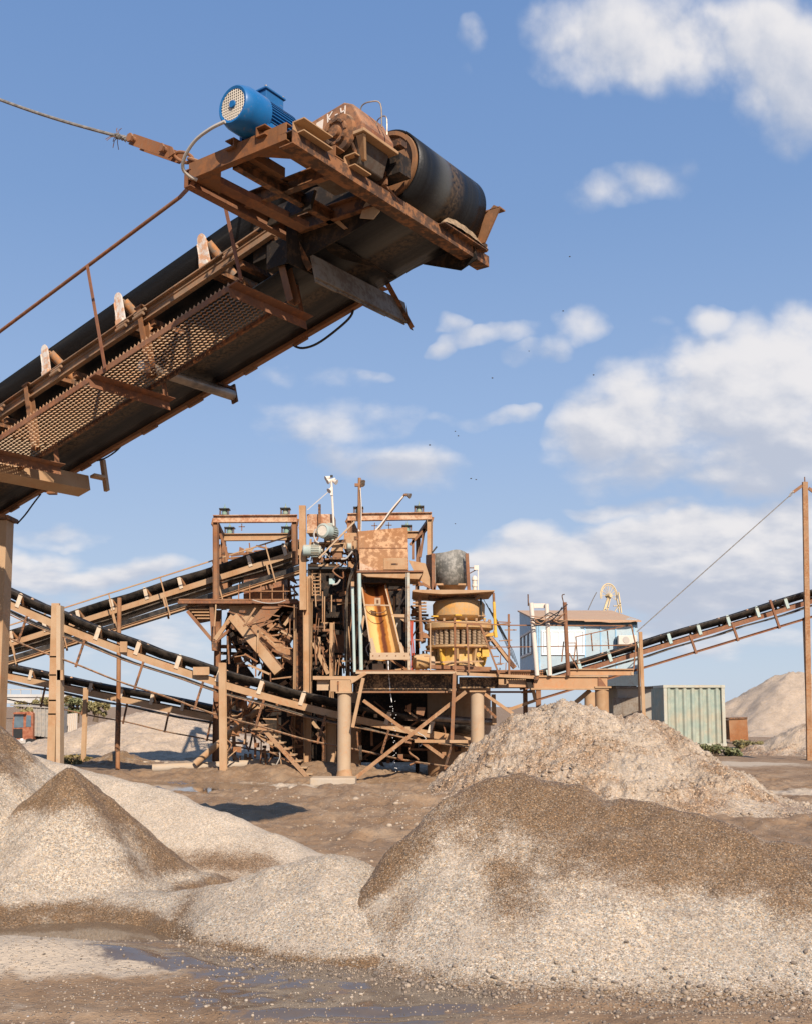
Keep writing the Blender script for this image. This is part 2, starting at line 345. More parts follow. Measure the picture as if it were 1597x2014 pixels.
for px,py,rx,ry in SHADE:
    a,e=ae(px,py); rx/=F; ry/=F
    dx=t.math('MULTIPLY',t.math('SUBTRACT',wv[0],a),1/rx); dy=t.math('MULTIPLY',t.math('SUBTRACT',wv[1],e),1/ry)
    g=t.math('MAXIMUM',t.math('SUBTRACT',1.2,t.math('MULTIPLY',dx,dx)),0.,clamp=True); g=t.math('MULTIPLY',g,t.mapr(t.math('ABSOLUTE',dy),1.5,.9)); s_=t.math('MULTIPLY',g,t.math('MAXIMUM',t.math('MINIMUM',dy,1.),-1.))
    low=s_ if low is None else t.math('ADD',low,s_)
st=t.new('ShaderNodeCombineXYZ'); t.l.new(ca,st.inputs[0]); t.l.new(t.math('MULTIPLY',t.math('LOGARITHM',t.math('ADD',t.math('MAXIMUM',ce,0.),.10),2.718),.55),st.inputs[1]); t.l.new(t.math('MULTIPLY',d[1],.6),st.inputs[2])
def cn(vec): 
    a=t.noise(vec,9,7,.56,0); b=t.noise(vec,3.2,3,.5)
    return t.math('ADD',t.math('MULTIPLY',a,.66),t.math('MULTIPLY',b,.34))
def puff(vec):
    o=None
    for sc,w in ((13,.56),(31,.36)):
        v=t.new('ShaderNodeTexVoronoi',feature='F1'); v.inputs['Scale'].default_value=sc; t.l.new(vec,v.inputs['Vector']); q=t.math('MULTIPLY',t.math('SUBTRACT',.45,v.outputs['Distance']),w); o=q if o is None else t.math('ADD',o,q)
    return o
cn0=cn
def cn(vec):
    w2=t.new('ShaderNodeVectorMath',operation='SCALE'); t.l.new(t.vmath('SUBTRACT',t.noise(vec,26,3,.6,col=True),(.5,.5,.5)),w2.inputs[0]); w2.inputs['Scale'].default_value=.035
    return t.math('ADD',cn0(vec),t.math('MULTIPLY',puff(t.vmath('ADD',vec,w2.outputs[0])),.32))
n0=cn(st.outputs[0]); n1=cn(t.vmath('ADD',st.outputs[0],(.012,.02,0)))
dens=t.math('ADD',t.math('MULTIPLY',mask,.92),t.math('MULTIPLY',t.math('SUBTRACT',n0,.5),1.9))
dens=t.math('MULTIPLY',dens,t.mapr(mask,.02,.22))
alpha=t.mapr(dens,.10,.68)
lit=t.math('ADD',t.math('MULTIPLY',t.math('SUBTRACT',n0,n1),2.4),t.math('MULTIPLY',low,.55))
lit=t.mapr(t.math('ADD',lit,t.math('MULTIPLY',t.mapr(dens,.3,1.1),-.10)),-.50,.36)
cc=t.mix(lit,(4.4,4.8,5.75),(7.25,7.1,7.2))
elev=t.math('MAXIMUM',d[2],0)
grad=t.ramp(t.mapr(elev,0,.60,0,1,False),[(0,(4.6,5.45,6.75)),(.18,(3.75,4.7,6.3)),(.42,(2.8,4.05,6.35)),(.72,(1.85,3.1,5.6)),(1,(1.4,2.6,5.2))])
skyc=t.mix(.85,sky.outputs[0],grad)
full=t.mix(t.math('MULTIPLY',alpha,t.mapr(mask,.1,.8,.62,.97)),skyc,cc)
bg=t.new('ShaderNodeBackground'); bg.inputs['Strength'].default_value=.090; t.l.new(full,bg.inputs['Color'])
ow=t.new('ShaderNodeOutputWorld'); t.l.new(bg.outputs[0],ow.inputs[0])
try: W.cycles.sampling_method='MANUAL'; W.cycles.sample_map_resolution=256
except Exception: pass
SC.view_settings.view_transform='Standard'; SC.view_settings.look='None'; SC.view_settings.exposure=.38; SC.view_settings.gamma=1
try: SC.cycles.use_denoising=True; SC.cycles.max_bounces=6
except Exception: pass
# ================================================================== GRAVEL AND EARTH MATERIALS
def gravel(name,light,wet,grain,contrast=1.,lump=0.,base_wet=0.,gloss_wet=.45):
    """stones of many tints as small cells; 'wet' attribute (0..1) marks damp, darker areas"""
    m,t,b=material(name); p=pos(t)
    wp=t.vmath('ADD',p,t.scalev(t.vmath('SUBTRACT',t.noise(p,60,2,col=True),(.5,.5,.5)),(.012,.012,.012)))
    v=t.new('ShaderNodeTexVoronoi'); v.inputs['Scale'].default_value=1/grain; t.l.new(wp,v.inputs['Vector'])
    v2=t.new('ShaderNodeTexVoronoi'); v2.inputs['Scale'].default_value=.42/grain; t.l.new(wp,v2.inputs['Vector'])
    rnd=t.sep(v.outputs['Color']); rnd2=t.sep(v2.outputs['Color'])
    c=contrast
    tint=t.ramp(rnd[0],[(0,tuple(x*(1-.55*c) for x in light)),(.22,tuple(x*(1-.28*c) for x in light)),(.5,light),(.72,(min(1,light[0]*(1+.13*c)),light[1],light[2]*(1-.2*c))),(.86,(light[0]*(1-.25*c),light[1]*(1-.08*c),light[2]*1.08)),(1,tuple(min(.9,x*(1+.42*c)) for x in light))])
    big=t.ramp(rnd2[1],[(0,.72),(.5,1.),(1,1.16)])
    tint=t.mix(.8*c,tint,t.mix(1.,tint,big,'MULTIPLY'))
    wt=t.ramp(rnd[1],[(0,tuple(x*.42 for x in wet)),(.3,tuple(x*.8 for x in wet)),(.6,(wet[0]*1.2,wet[1]*1.02,wet[2]*.8)),(.88,(wet[0]*1.25,wet[1]*1.3,wet[2]*1.45)),(1,tuple(x*2.6 for x in wet))])
    at_=t.new('ShaderNodeAttribute',attribute_name='wet').outputs['Fac']
    n=t.noise(p,4.5,6,.65); n2=t.noise(p,38,3,.6)
    wf=t.math('ADD',at_,t.math('ADD',t.math('MULTIPLY',t.math('SUBTRACT',n,.5),1.3),t.math('MULTIPLY',t.math('SUBTRACT',rnd[2],.5),.42)))
    wf=t.mapr(t.math('ADD',wf,t.math('MULTIPLY',t.math('SUBTRACT',n2,.5),.6)),.22,.86)
    var=t.ramp(t.noise(p,1.7,5,.6),[(.3,.86),(.7,1.10)])
    tint=t.mix(1.,tint,var,'MULTIPLY')
    fines=t.mapr(t.noise(p,2.6,5,.6),.5,.72,0,.55)
    tint=t.mix(fines,tint,tuple(x*.97 for x in light))
    col=t.mix(wf,tint,wt)
    gap=t.mapr(v.outputs['Distance'],.35,.75,1.,.62)
    col=t.mix(1.,col,t.new('ShaderNodeCombineColor').outputs[0],'MULTIPLY') if False else col
    t.l.new(col,b.inputs['Base Color'])
    t.l.new(t.mapr(wf,0,1,.93,gloss_wet,False),b.inputs['Roughness']); b.inputs['Specular IOR Level'].default_value=.25
    hgt=t.math('ADD',t.math('MULTIPLY',v.outputs['Distance'],-1.),t.math('MULTIPLY',rnd[0],.5))
    nb=t.bump(hgt,.75,grain*.75)
    if lump: nb=t.bump(t.noise(p,9,6,.62),.6,lump,nb)
    t.l.new(nb,b.inputs['Normal'])
    return m
LIGHT=(.475,.395,.312); WETC=(.165,.108,.060)
M['gravel']=gravel('crushed_gravel',LIGHT,WETC,.0085,1.15)
M['gravel_fine']=gravel('fine_gravel',(.52,.43,.335),(.19,.125,.07),.0085,.8)
M['gravel_far']=gravel('far_gravel',(.47,.37,.275),(.26,.17,.10),.05,.25)
M['rocky']=gravel('rubble_earth',(.46,.37,.28),(.27,.185,.115),.022,.6,lump=.05)
def earth():
    m,t,b=material('wet_earth'); p=pos(t)
    n=t.noise(p,1.1,7,.62); n2=t.noise(p,7,6,.65); n3=t.noise(p,55,4,.6)
    c=t.ramp(n,[(.28,(.155,.090,.046)),(.5,(.235,.146,.080)),(.72,(.345,.24,.15))])
    c=t.mix(t.mapr(n2,.4,.75,0,.55),c,(.30,.205,.128)); 
    v=t.new('ShaderNodeTexVoronoi'); v.inputs['Scale'].default_value=42; t.l.new(p,v.inputs['Vector']); r=t.sep(v.outputs['Color'])
    peb=t.math('MULTIPLY',t.mapr(r[0],.68,.72),t.mapr(v.outputs['Distance'],.45,.25))
    c=t.mix(t.math('MULTIPLY',peb,t.mapr(n2,.42,.58)),c,t.ramp(r[1],[(0,(.12,.10,.085)),(.5,(.40,.31,.22)),(1,(.52,.47,.42))]))
    pal=t.new('ShaderNodeAttribute',attribute_name='pale').outputs['Fac']
    pf=t.mapr(t.math('ADD',pal,t.math('MULTIPLY',t.math('SUBTRACT',n2,.5),.9)),.35,.75)
    c=t.mix(pf,c,t.mix(n3,(.40,.32,.235),(.50,.41,.31)))
    w=t.new('ShaderNodeAttribute',attribute_name='wet').outputs['Fac']
    wf=t.mapr(t.math('ADD',w,t.math('MULTIPLY',t.math('SUBTRACT',n2,.5),1.15)),.36,.62)
    c=t.mix(wf,c,t.mix(n2,(.085,.062,.045),(.16,.12,.085)))
    t.l.new(c,b.inputs['Base Color'])
    rr=t.math('ADD',t.mapr(wf,0,1,.92,.07,False),t.math('MULTIPLY',t.math('MULTIPLY',peb,wf),.4))
    t.l.new(rr,b.inputs['Roughness']); b.inputs['Specular IOR Level'].default_value=.5
    h=t.math('ADD',t.math('MULTIPLY',n2,1.),t.math('ADD',t.math('MULTIPLY',n3,.25),t.math('MULTIPLY',peb,.35)))
    bn=t.new('ShaderNodeBump'); bn.inputs['Distance'].default_value=.05; t.l.new(h,bn.inputs['Height']); t.l.new(t.mapr(wf,0,.9,.8,.03,False),bn.inputs['Strength']); t.l.new(bn.outputs[0],b.inputs['Normal'])
    return m
M['earth']=earth()
m,t,b=material('muddy_water'); b.inputs['Base Color'].default_value=(.15,.105,.068,1); b.inputs['Roughness'].default_value=.04; b.inputs['IOR'].default_value=1.33
t.l.new(t.bump(t.noise(pos(t),9,3,.5),.05,.01),b.inputs['Normal']); M['water']=m
def stonemat():
    m,t,b=material('loose_stone'); r=t.new('ShaderNodeAttribute',attribute_name='tint').outputs['Fac']
    c=t.ramp(r,[(0,(.07,.06,.052)),(.25,(.18,.15,.125)),(.5,(.34,.265,.19)),(.75,(.43,.36,.28)),(1,(.50,.46,.41))])
    c=t.mix(t.mapr(t.noise(pos(t),70,4,.6),.35,.7,0,.5),c,(.30,.21,.14))
    t.l.new(c,b.inputs['Base Color']); b.inputs['Roughness'].default_value=.85; return m
M['stone']=stonemat()
# ================================================================== GROUND
def gauss(x,y,cx,cy,rx,ry): return np.exp(-(((x-cx)/rx)**2+((y-cy)/ry)**2))
def gxy(px,py): q=ground(px,py); return q[0],q[1]
PUD=[] # (cx,cy,rx,ry,depth)
for px,py,rx,ry,dp in [(60,1815,2.2,.40,.22),(330,1802,.6,.26,.12),(415,1719,.75,.30,.10),(350,1546,1.6,1.2,.10)]:
    x,y=gxy(px,py); PUD.append((x,y,rx,ry,dp))
WETS=[]
for px,py,rx,ry,w in [(420,1893,.78,.27,1.3),(570,1918,.6,.24,1.1),(690,1962,.85,.42,1.4),(760,2000,.55,.25,.85),(330,1850,.9,.3,.5),(760,1508,2.6,3.2,.30),(1000,1700,.1,.1,.0),(900,1990,.9,.25,.28),(1150,1960,.8,.15,.2),(480,1590,1.2,1.1,.3),(1540,1560,1.5,1.2,.3)]:
    x,y=gxy(px,py); WETS.append((x,y,rx,ry,w))
PALE=[]
for px,py,rx,ry,w in [(90,1905,1.05,.38,1.3),(20,1880,.9,.38,1.2),(900,1985,1.6,.25,.35),(1400,1985,1.0,.25,.4),(550,1545,2.4,1.0,.8),(450,1540,1.5,.6,.7),(1560,1480,9,5,.55),(1480,1505,2.2,1.5,.9),(40,1985,.5,.3,.45),(480,1990,.6,.12,.5),(1570,1560,1.3,.8,.9),(620,1520,2,1.2,.6),(740,1905,.1,.03,.6),(200,1500,12,3,.6)]:
    x,y=gxy(px,py); PALE.append((x,y,rx,ry,w))
mudx,mudy=gxy(470,1535)
def ground_h(x,y):
    far=sstep(9,22,y)
    h=fbm(x,y,.35,4,3)*.10*far+(np.abs(fbm(x,y,1.1,4,61))*.16+np.abs(fbm(x,y,3.3,3,62))*.07-.05)*sstep(11,14,y)*sstep(34,24,y)+fbm(x,y,1.6,4,5)*(.025+.05*far)+fbm(x,y,6,3,9)*(.012+.03*sstep(11,16,y)*(1-sstep(40,60,y)))
    for c in PUD: h=h-c[4]*gauss(x,y,*c[:4])
    h=h+.22*gauss(x,y,mudx,mudy+1.2,3.5,.9)+.20*gauss(x,y,mudx+2.,mudy+.8,1.5,.6)
    h=h+.24*gauss(x,y,.5,19.6,2.4,1.7)+.10*gauss(x,y,-1.6,20.5,1.4,1.0)
    # low pale heap at the front left
    ax,ay=gxy(90,1890); h=h+.15*gauss(x,y,ax-.3,ay-.05,1.1,.42)
    for k_,(o_,sl) in enumerate(((5.75,.05),(6.12,.045))):
        rl=y-(o_+sl*x+.06*np.sin(x*1.3)); h=h-.012*np.exp(-(rl/.085)**2)+.006*np.exp(-((np.abs(rl)-.13)/.05)**2)
    # old wheel ruts and churned mud in the middle ground
    h=h+.05*np.sin(y*3.1+x*.6+2*fbm(x,y,.6,2,8))*gauss(x,y,.2,16,3.5,3.)
    h=h-1.35*sstep(-15,-17.5,x)*sstep(42,48,y)*sstep(100,75,y)*sstep(-58,-45,x)
    rise=sstep(14,23,x)*sstep(20,45,y)*1.0
    return h*(1-sstep(60,100,y))+.0*rise
def grid_mesh(name,xs,ys,hf,mat,attrs=None,parent=None,loc=(0,0,0),kind=None,smooth=True,mask=None):
    X,Y=np.meshgrid(xs,ys); Z=hf(X,Y); nx,ny=len(xs),len(ys)
    me=bpy.data.meshes.new(name); L=np.asarray(loc,float)
    co=np.stack([X-L[0],Y-L[1],Z-L[2]],-1).reshape(-1,3)
    i=np.arange(nx*ny).reshape(ny,nx); q=np.stack([i[:-1,:-1],i[:-1,1:],i[1:,1:],i[1:,:-1]],-1).reshape(-1,4)
    if mask is not None:
        mk=mask(X,Y,Z).reshape(-1); q=q[mk[q].any(1)]
        used=np.unique(q); re=-np.ones(nx*ny,int); re[used]=np.arange(len(used)); q=re[q]; co=co[used]
    else: used=np.arange(nx*ny)
    me.vertices.add(len(co)); me.vertices.foreach_set('co',co.ravel().astype(np.float32))
    me.loops.add(q.size); me.loops.foreach_set('vertex_index',q.ravel().astype(np.int32))
    me.polygons.add(len(q)); me.polygons.foreach_set('loop_start',np.arange(0,q.size,4,dtype=np.int32)); me.polygons.foreach_set('loop_total',np.full(len(q),4,np.int32))
    me.polygons.foreach_set('use_smooth',[smooth]*len(q)); me.update(calc_edges=True); me.validate()
    for nm,fn in (attrs or {}).items():
        a=me.attributes.new(nm,'FLOAT','POINT'); a.data.foreach_set('value',np.clip(fn(X,Y,Z),0,1).reshape(-1)[used].astype(np.float32))
    me.materials.append(mat); o=bpy.data.objects.new(name,me); link(o,parent); o.location=Vector([float(v) for v in loc]); return o
def wet_ground(x,y,z):
    w=0
    for c in WETS: w=np.maximum(w,c[4]*gauss(x,y,*c[:4])*1.1)
    for c in PUD: w=np.maximum(w,.8*gauss(x,y,c[0],c[1],c[2]*1.25,c[3]*1.3))
    return w+.06
def pale_ground(x,y,z):
    w=.10+.30*sstep(28,45,y)+.22*sstep(7.6,6.2,y)
    for c in PALE: w=np.maximum(w,c[4]*gauss(x,y,*c[:4]))
    return w
ys=np.concatenate([np.linspace(3.2,12,330),np.linspace(12.05,30,300)[0:],np.geomspace(30.3,120,70)])
xs0=np.concatenate([-np.geomspace(60,7.1,40),np.linspace(-7,9,470),np.geomspace(9.1,60,40)])
g=grid_mesh('ground',xs0,ys,ground_h,M['earth'],{'wet':wet_ground,'pale':pale_ground}); tag(g,kind='structure')
# outlying terrain to the horizon, joined under the near sheet
fm=MB(); 
for (x0,x1,y0,y1) in [(-3000,3000,118,4000),(-3000,-58,-200,118),(58,3000,-200,118),(-58,58,-200,3.3)]:
    fm.add([(x0,y0,-.03),(x1,y0,-.03),(x1,y1,-.03),(x0,y1,-.03)],[(0,1,2,3)])
o=fm.build('far_ground',M['earth']); tag(o,kind='structure')
def puddle(i,lvl,m=1.9):
    cx,cy,rx,ry,dp=PUD[i]; n=48; mb=MB()
    mb.add([(cx,cy,lvl)]+[(cx+rx*m*math.cos(2*math.pi*k/n),cy+ry*m*math.sin(2*math.pi*k/n),lvl) for k in range(n)],[(0,k+1,(k+1)%n+1) for k in range(n)])
    o=mb.build('puddle_water',M['water'],loc=(cx,cy,lvl)); tag(o,kind='structure'); return o
puddle(0,-.055); puddle(2,-.045); puddle(3,-.03)
# ================================================================== HEAPS
def interp(P):
    P=np.array(P,float); return lambda x,k:np.interp(x,P[:,0],P[:,k])
def smooth_interp(P,k,n=400):
    P=np.array(P,float); xs=np.linspace(P[0,0],P[-1,0],n); v=np.interp(xs,P[:,0],P[:,k]); w=max(3,n//22); ker=np.hanning(w+2)[1:-1]; ker/=ker.sum()
    vp=np.pad(v,w,mode='edge'); v2=np.convolve(vp,ker,'same')[w:-w]; return lambda x:np.interp(x,xs,v2)
def ridge_heap(name,label,ridge,toe,mat,nz=(.05,.02),back=.6,n=(260,200),wet=None,xr=None,yr=None,group=None,seed=0,fpow=1.12,lump=None):
    ry,rz=smooth_interp(ridge,1),smooth_interp(ridge,2); ty=smooth_interp(toe,1)
    xr=xr or (ridge[0][0]-.3,ridge[-1][0]+.3)
    yr=yr or (min(p[1] for p in toe)-.6,max(p[1] for p in ridge)+max(p[2] for p in ridge)/back+.8)
    def hf(x,y):
        x_=x+fbm(x,y,1.1,3,seed+31)*.25; a,b,c=ry(x_),ty(x_),rz(x_)
        s=(y-b)/np.maximum(.05,a-b); front=np.where(s>0,np.abs(s)**fpow,s*1.2)*np.maximum(c,.05)
        bk=c-(y-a)*back; k=.10
        h=-k*np.log(np.exp(-front/k)+np.exp(-bk/k)+1e-12)
        amp=np.clip(h/ .3,.15,1)
        h=h+amp*(fbm(x,y,1.3,4,seed)*nz[0]*2+fbm(x,y,6.5,4,seed+7)*nz[1]*2)
        if lump is not None: h=h+amp*lump(x,y)
        return np.maximum(h,-.35)
    loc=(ridge[len(ridge)//2][0],ridge[len(ridge)//2][1],0)
    o=grid_mesh(name,np.linspace(*xr,n[0]),np.linspace(*yr,n[1]),hf,mat,{'wet':wet} if wet else None,loc=loc,mask=lambda X,Y,Z:Z>ground_h(X,Y)-.12)
    tag(o,label,'gravel heap',group); return o,hf
def cone_heap(name,label,ax,ay,az,slope,mat,n=220,wet=None,flare=.35,seed=0,nz=(.04,.015),rad=None,round_=.06,group=None,stretch=(1,1)):
    rad=rad or az/slope*1.5
    def hf(x,y):
        dx,dy=(x-ax)/stretch[0],(y-ay)/stretch[1]; ang=np.arctan2(dy,dx); r=np.sqrt(dx*dx+dy*dy+round_**2)
        r=r*(1+.07*np.sin(ang*3+seed)+.05*np.sin(ang*7+seed*2))
        h=az-slope*r; h=np.where(h<flare,flare*np.exp((h-flare)/flare)-.06*flare/.35*sstep(flare,-flare*2,h),h)
        h=h-.10*flare/.35*sstep(rad*.75,rad*1.1,r)
        amp=np.clip(r/.25,.2,1)
        return h+amp*(fbm(x,y,1.4,4,seed)*nz[0]*2+fbm(x,y,7,4,seed+5)*nz[1]*2)
    o=grid_mesh(name,np.linspace(ax-rad*stretch[0]*1.15,ax+rad*stretch[0]*1.15,n),np.linspace(ay-rad*stretch[1]*1.15,ay+rad*stretch[1]*1.15,n),hf,mat,{'wet':wet} if wet else None,loc=(ax,ay,0),mask=lambda X,Y,Z:(Z>ground_h(X,Y)-.12))
    tag(o,label,'gravel heap',group); return o,hf
HG='gravel heaps around the yard'
# front right heap, damp on top
fr_ridge=[(-.98,7.75,-.06),(-.72,7.8,.05),(-.48,7.95,.21),(-.27,8.05,.42),(-.05,8.2,.70),(.2,8.4,.95),(.55,8.6,1.14),(.88,8.7,1.24),(1.3,8.55,1.16),(1.96,8.2,1.03),(2.92,7.7,.79),(3.6,7.45,.66),(4.6,7.2,.5)]
fr_toe=[(-.85,7.75),(-.55,7.65),(-.25,7.15),(.33,6.74),(1.2,6.5),(2.45,6.38),(4.6,6.2)]
fr_rz=smooth_interp(fr_ridge,2)
def fr_wet(x,y,z):
    rr=np.maximum(fr_rz(x),.25); top=sstep(.56,.02,(rr-z)/rr+.09*np.sin(x*2.6+.4)+fbm(x,y,1.0,3,77)*.45)*.95
    right=sstep(1.2,2.4,x)*sstep(.25,.6,z+fbm(x,y,1.6,3,6)*.35)*.9
    streak=.8*gauss(x,y,.75,7.55,.28,.55)+.55*gauss(x,y,-.05,7.55,.16,.3)+.5*gauss(x,y,-.35,7.75,.12,.35)
    base=.75*sstep(.10,.0,z)*.8
    return np.maximum(np.maximum(top,right),np.maximum(streak,base))
heap_a,hfA=ridge_heap('gravel_heap','big front heap of gravel with a damp dark brown crest, filling the lower right',fr_ridge,fr_toe,M['gravel'],(.03,.013),.62,(420,260),fr_wet,(-1.15,4.6),(5.9,10.8),HG,3,lump=lambda x,y:.09*np.minimum(0,fbm(x,y,2.6,3,15)+.12)*sstep(6.8,7.6,y))
# two conical heaps on the left
ax,ay=-3.27,10.5
def c1_wet(x,y,z): return np.maximum(sstep(.50,.95,z+fbm(x,y,1.3,3,4)*.35)*.9+1.05*np.exp(-((x-(ax+.46+.72*(1.1-z)))/.30)**2)*sstep(.02,.2,z),.85*sstep(.12,.02,z))
heap_b,hfB=cone_heap('gravel_heap','steep pointed gravel cone with brown tip beside the muddy pool',ax,ay,1.17,.90,M['gravel'],260,c1_wet,.22,2,(.03,.018),1.75,.07,HG)
def c2_wet(x,y,z): return np.maximum(sstep(.7,1.3,z+fbm(x,y,1.3,3,14)*.4),.85*sstep(.12,.02,z))
heap_c,hfC=cone_heap('gravel_heap','tall dark gravel cone cut off by the left edge',-4.78,11.2,1.98,.95,M['gravel'],240,c2_wet,.25,5,(.04,.02),2.7,.08,HG)
# pale low ridge behind them
r3=[(-6.6,13.8,1.5),(-5.6,13.6,1.3),(-4.7,13.4,1.14),(-3.95,13.1,.98),(-3.04,12.8,.82),(-2,12.2,.54),(-1.4,12.0,.34),(-.9,11.8,.17),(-.4,11.7,.03),(0,11.7,-.1)]
def r3_wet(x,y,z): return np.maximum(.95*gauss(x,y,-1.85,11.25,.75,.28),.6*sstep(.1,.02,z))
heap_d,hfD=ridge_heap('gravel_heap','pale gravel ridge sloping down to the right behind the pointed cone',r3,[(-6.6,11.0),(-2,10.95),(0,11.2)],M['gravel_fine'],(.02,.010),.55,(300,150),r3_wet,(-6.6,.1),None,HG,21,1.05)
# rounded middle mound
r4=[(-2.9,9.75,.06),(-2.5,9.5,.16),(-2.15,9.25,.22),(-1.8,9.0,.27),(-1.44,8.75,.37),(-1.17,8.6,.49),(-.9,8.6,.585),(-.65,8.6,.63),(-.4,8.62,.60),(-.26,8.65,.56),(.1,8.6,.40),(.5,8.5,.2)]
def r4_wet(x,y,z): return np.maximum(.9*sstep(.10,.0,z),.6*gauss(x,y,-1.75,8.6,.18,.5))
heap_e,hfE=ridge_heap('gravel_heap','rounded pale gravel mound between the pointed cone and the big front heap',r4,[(-2.9,9.35),(-2.5,9.15),(-2.1,8.85),(-1.75,8.4),(-1.5,7.85),(-.85,7.34),(-.5,7.22),(.5,7.1)],M['gravel'],(.025,.015),.55,(330,190),r4_wet,(-3.0,.6),(6.7,11.0),HG,33,1.0)
# rubble heap
r5=[(-.6,20.2,-.25),(.0,20,-.05),(.49,20,.24),(1.3,20,.98),(2.0,20,1.5),(2.5,20,1.74),(2.97,20,1.84),(3.45,20,1.76),(4.2,20,1.58),(5.06,19.8,1.16),(5.73,19.5,.65),(6.3,19.2,.2),(7.2,18.8,-.02),(8,18.6,-.2)]
def r5_wet(x,y,z): return .46+.5*gauss(x,y,1.2,18.6,.5,.7)+.35*gauss(x,y,3.1,18.6,.35,1.0)-.35*gauss(x,y,4.2,18.2,.7,.6)+fbm(x,y,1.3,4,55)*1.0
heap_f,hfF=ridge_heap('rubble_heap','tall lumpy heap of earth and broken rock in front of the steel platform',r5,[(-.6,18.6),(.6,17.6),(1.5,16.9),(5,16.6),(8,17)],M['rocky'],(.09,.05),.6,(560,330),r5_wet,(-.9,8.1),(16.0,24.0),HG,44,1.0,lump=lambda x,y:.14*np.abs(fbm(x,y,2.2,4,71))+.06*np.maximum(0,fbm(x,y,6,3,72))+.05*np.abs(fbm(x,y,12,3,73))+.035*fbm(x,y,20,2,74))
# far heaps
wz=lambda x,y,z:.15+0*x
q=at(300,1388,40); heap_g,hfG=cone_heap('gravel_heap','wide pale gravel heap far behind the left conveyors',q[0]-.2,41,1.75,.42,M['gravel_far'],150,wz,.3,8,(.10,.03),6.2,.5,HG,(1.25,.9))
q=at(1560,1316,66); heap_h,hfH=cone_heap('gravel_heap','large pale sand hill far off at the right edge',q[0]+.8,68,q[2]+.6,.62,M['gravel_far'],150,wz,.6,4,(.10,.03),11,1.2,HG)
q=at(1585,1432,40); heap_i,hfI=cone_heap('sand_heap','low brown sand heap at the foot of the right mast',q[0]+.6,40,1.35,.5,M['gravel_far'],140,lambda x,y,z:.42+fbm(x,y,.8,3,2),.3,9,(.10,.05),4.5,.3,HG)
q=ground(205,1507); heap_j,hfJ=cone_heap('gravel_heap','small dark mound of fines at the foot of the leaning posts',q[0]+.1,q[1]+1.3,.42,.42,M['gravel_fine'],90,lambda x,y,z:.8+0*x,.12,3,(.04,.03),1.4,.1,HG)
# ================================================================== LOOSE STONES
def ico():
    p=(1+5**.5)/2; v=np.array([(-1,p,0),(1,p,0),(-1,-p,0),(1,-p,0),(0,-1,p),(0,1,p),(0,-1,-p),(0,1,-p),(p,0,-1),(p,0,1),(-p,0,-1),(-p,0,1)],float); v/=np.linalg.norm(v[0])
    f=np.array([(0,11,5),(0,5,1),(0,1,7),(0,7,10),(0,10,11),(1,5,9),(5,11,4),(11,10,2),(10,7,6),(7,1,8),(3,9,4),(3,4,2),(3,2,6),(3,6,8),(3,8,9),(4,9,5),(2,4,11),(6,2,10),(8,6,7),(9,8,1)]); return v,f
def scatter(name,P,size,mat,tint,kind='stuff',flat=.65):
    v,f=ico(); N=len(P); 
    a=RNG.random(N)*6.283; sc=size[:,None]*np.stack([RNG.uniform(.7,1.3,N),RNG.uniform(.6,1.1,N),RNG.uniform(.45,.85,N)],-1)
    jit=1+RNG.uniform(-.22,.22,(N,12,1)); V=v[None]*jit*sc[:,None,:]
    til=RNG.uniform(-.5,.5,N); c,s=np.cos(til)[:,None],np.sin(til)[:,None]; V=np.stack([V[...,0],V[...,1]*c-V[...,2]*s,V[...,1]*s+V[...,2]*c],-1)
    c,s=np.cos(a)[:,None],np.sin(a)[:,None]; V=np.stack([V[...,0]*c-V[...,1]*s,V[...,0]*s+V[...,1]*c,V[...,2]],-1)+P[:,None,:]
    Fc=(f[None]+12*np.arange(N)[:,None,None]).reshape(-1,3)
    me=bpy.data.meshes.new(name); me.vertices.add(N*12); me.vertices.foreach_set('co',V.reshape(-1).astype(np.float32))
    me.loops.add(Fc.size); me.loops.foreach_set('vertex_index',Fc.ravel().astype(np.int32)); me.polygons.add(len(Fc)); me.polygons.foreach_set('loop_start',np.arange(0,Fc.size,3,dtype=np.int32)); me.polygons.foreach_set('loop_total',np.full(len(Fc),3,np.int32))
    me.update(calc_edges=True); at_=me.attributes.new('tint','FLOAT','POINT'); at_.data.foreach_set('value',np.repeat(tint,12).astype(np.float32))
    me.materials.append(mat); o=bpy.data.objects.new(name,me); link(o); tag(o,kind=kind); return o
def rnd_pts(n,x0,x1,y0,y1,hf,near=True):
    y=y0+(y1-y0)*RNG.random(n)**(1.6 if near else 1); x=x0+(x1-x0)*RNG.random(n); return np.stack([x,y,hf(x,y)],-1)
allh=lambda x,y:np.maximum.reduce([ground_h(x,y),hfA(x,y),hfE(x,y)])
P=rnd_pts(18000,-3.2,3.4,5.2,9.5,ground_h); hA=allh(P[:,0],P[:,1]); dens=.35+1.1*vnoise(P[:,0]*1.7,P[:,1]*1.7,3)+.5*np.exp(-((P[:,1]-6.45)/.35)**2)*(P[:,0]>0)
k=(hA-P[:,2]<.03)&(RNG.random(len(P))<dens+.25); P=P[k]; sz=.0032*RNG.pareto(2.6,len(P))+.0035; sz=np.clip(sz,.003,.013); P[:,2]+=sz*.25
scatter('loose_pebbles',P,sz,M['stone'],RNG.random(len(P))*.85)
P=rnd_pts(26000,-1,4,6.3,8.9,hfA,False); k=P[:,2]>.03; P=P[k]; sz=RNG.uniform(.003,.0075,len(P)); 
w=fr_wet(P[:,0],P[:,1],P[:,2]); tn=np.clip(RNG.random(len(P))*.55+.38-.38*w,0,1); scatter('heap_gravel',P,sz,M['stone'],tn)
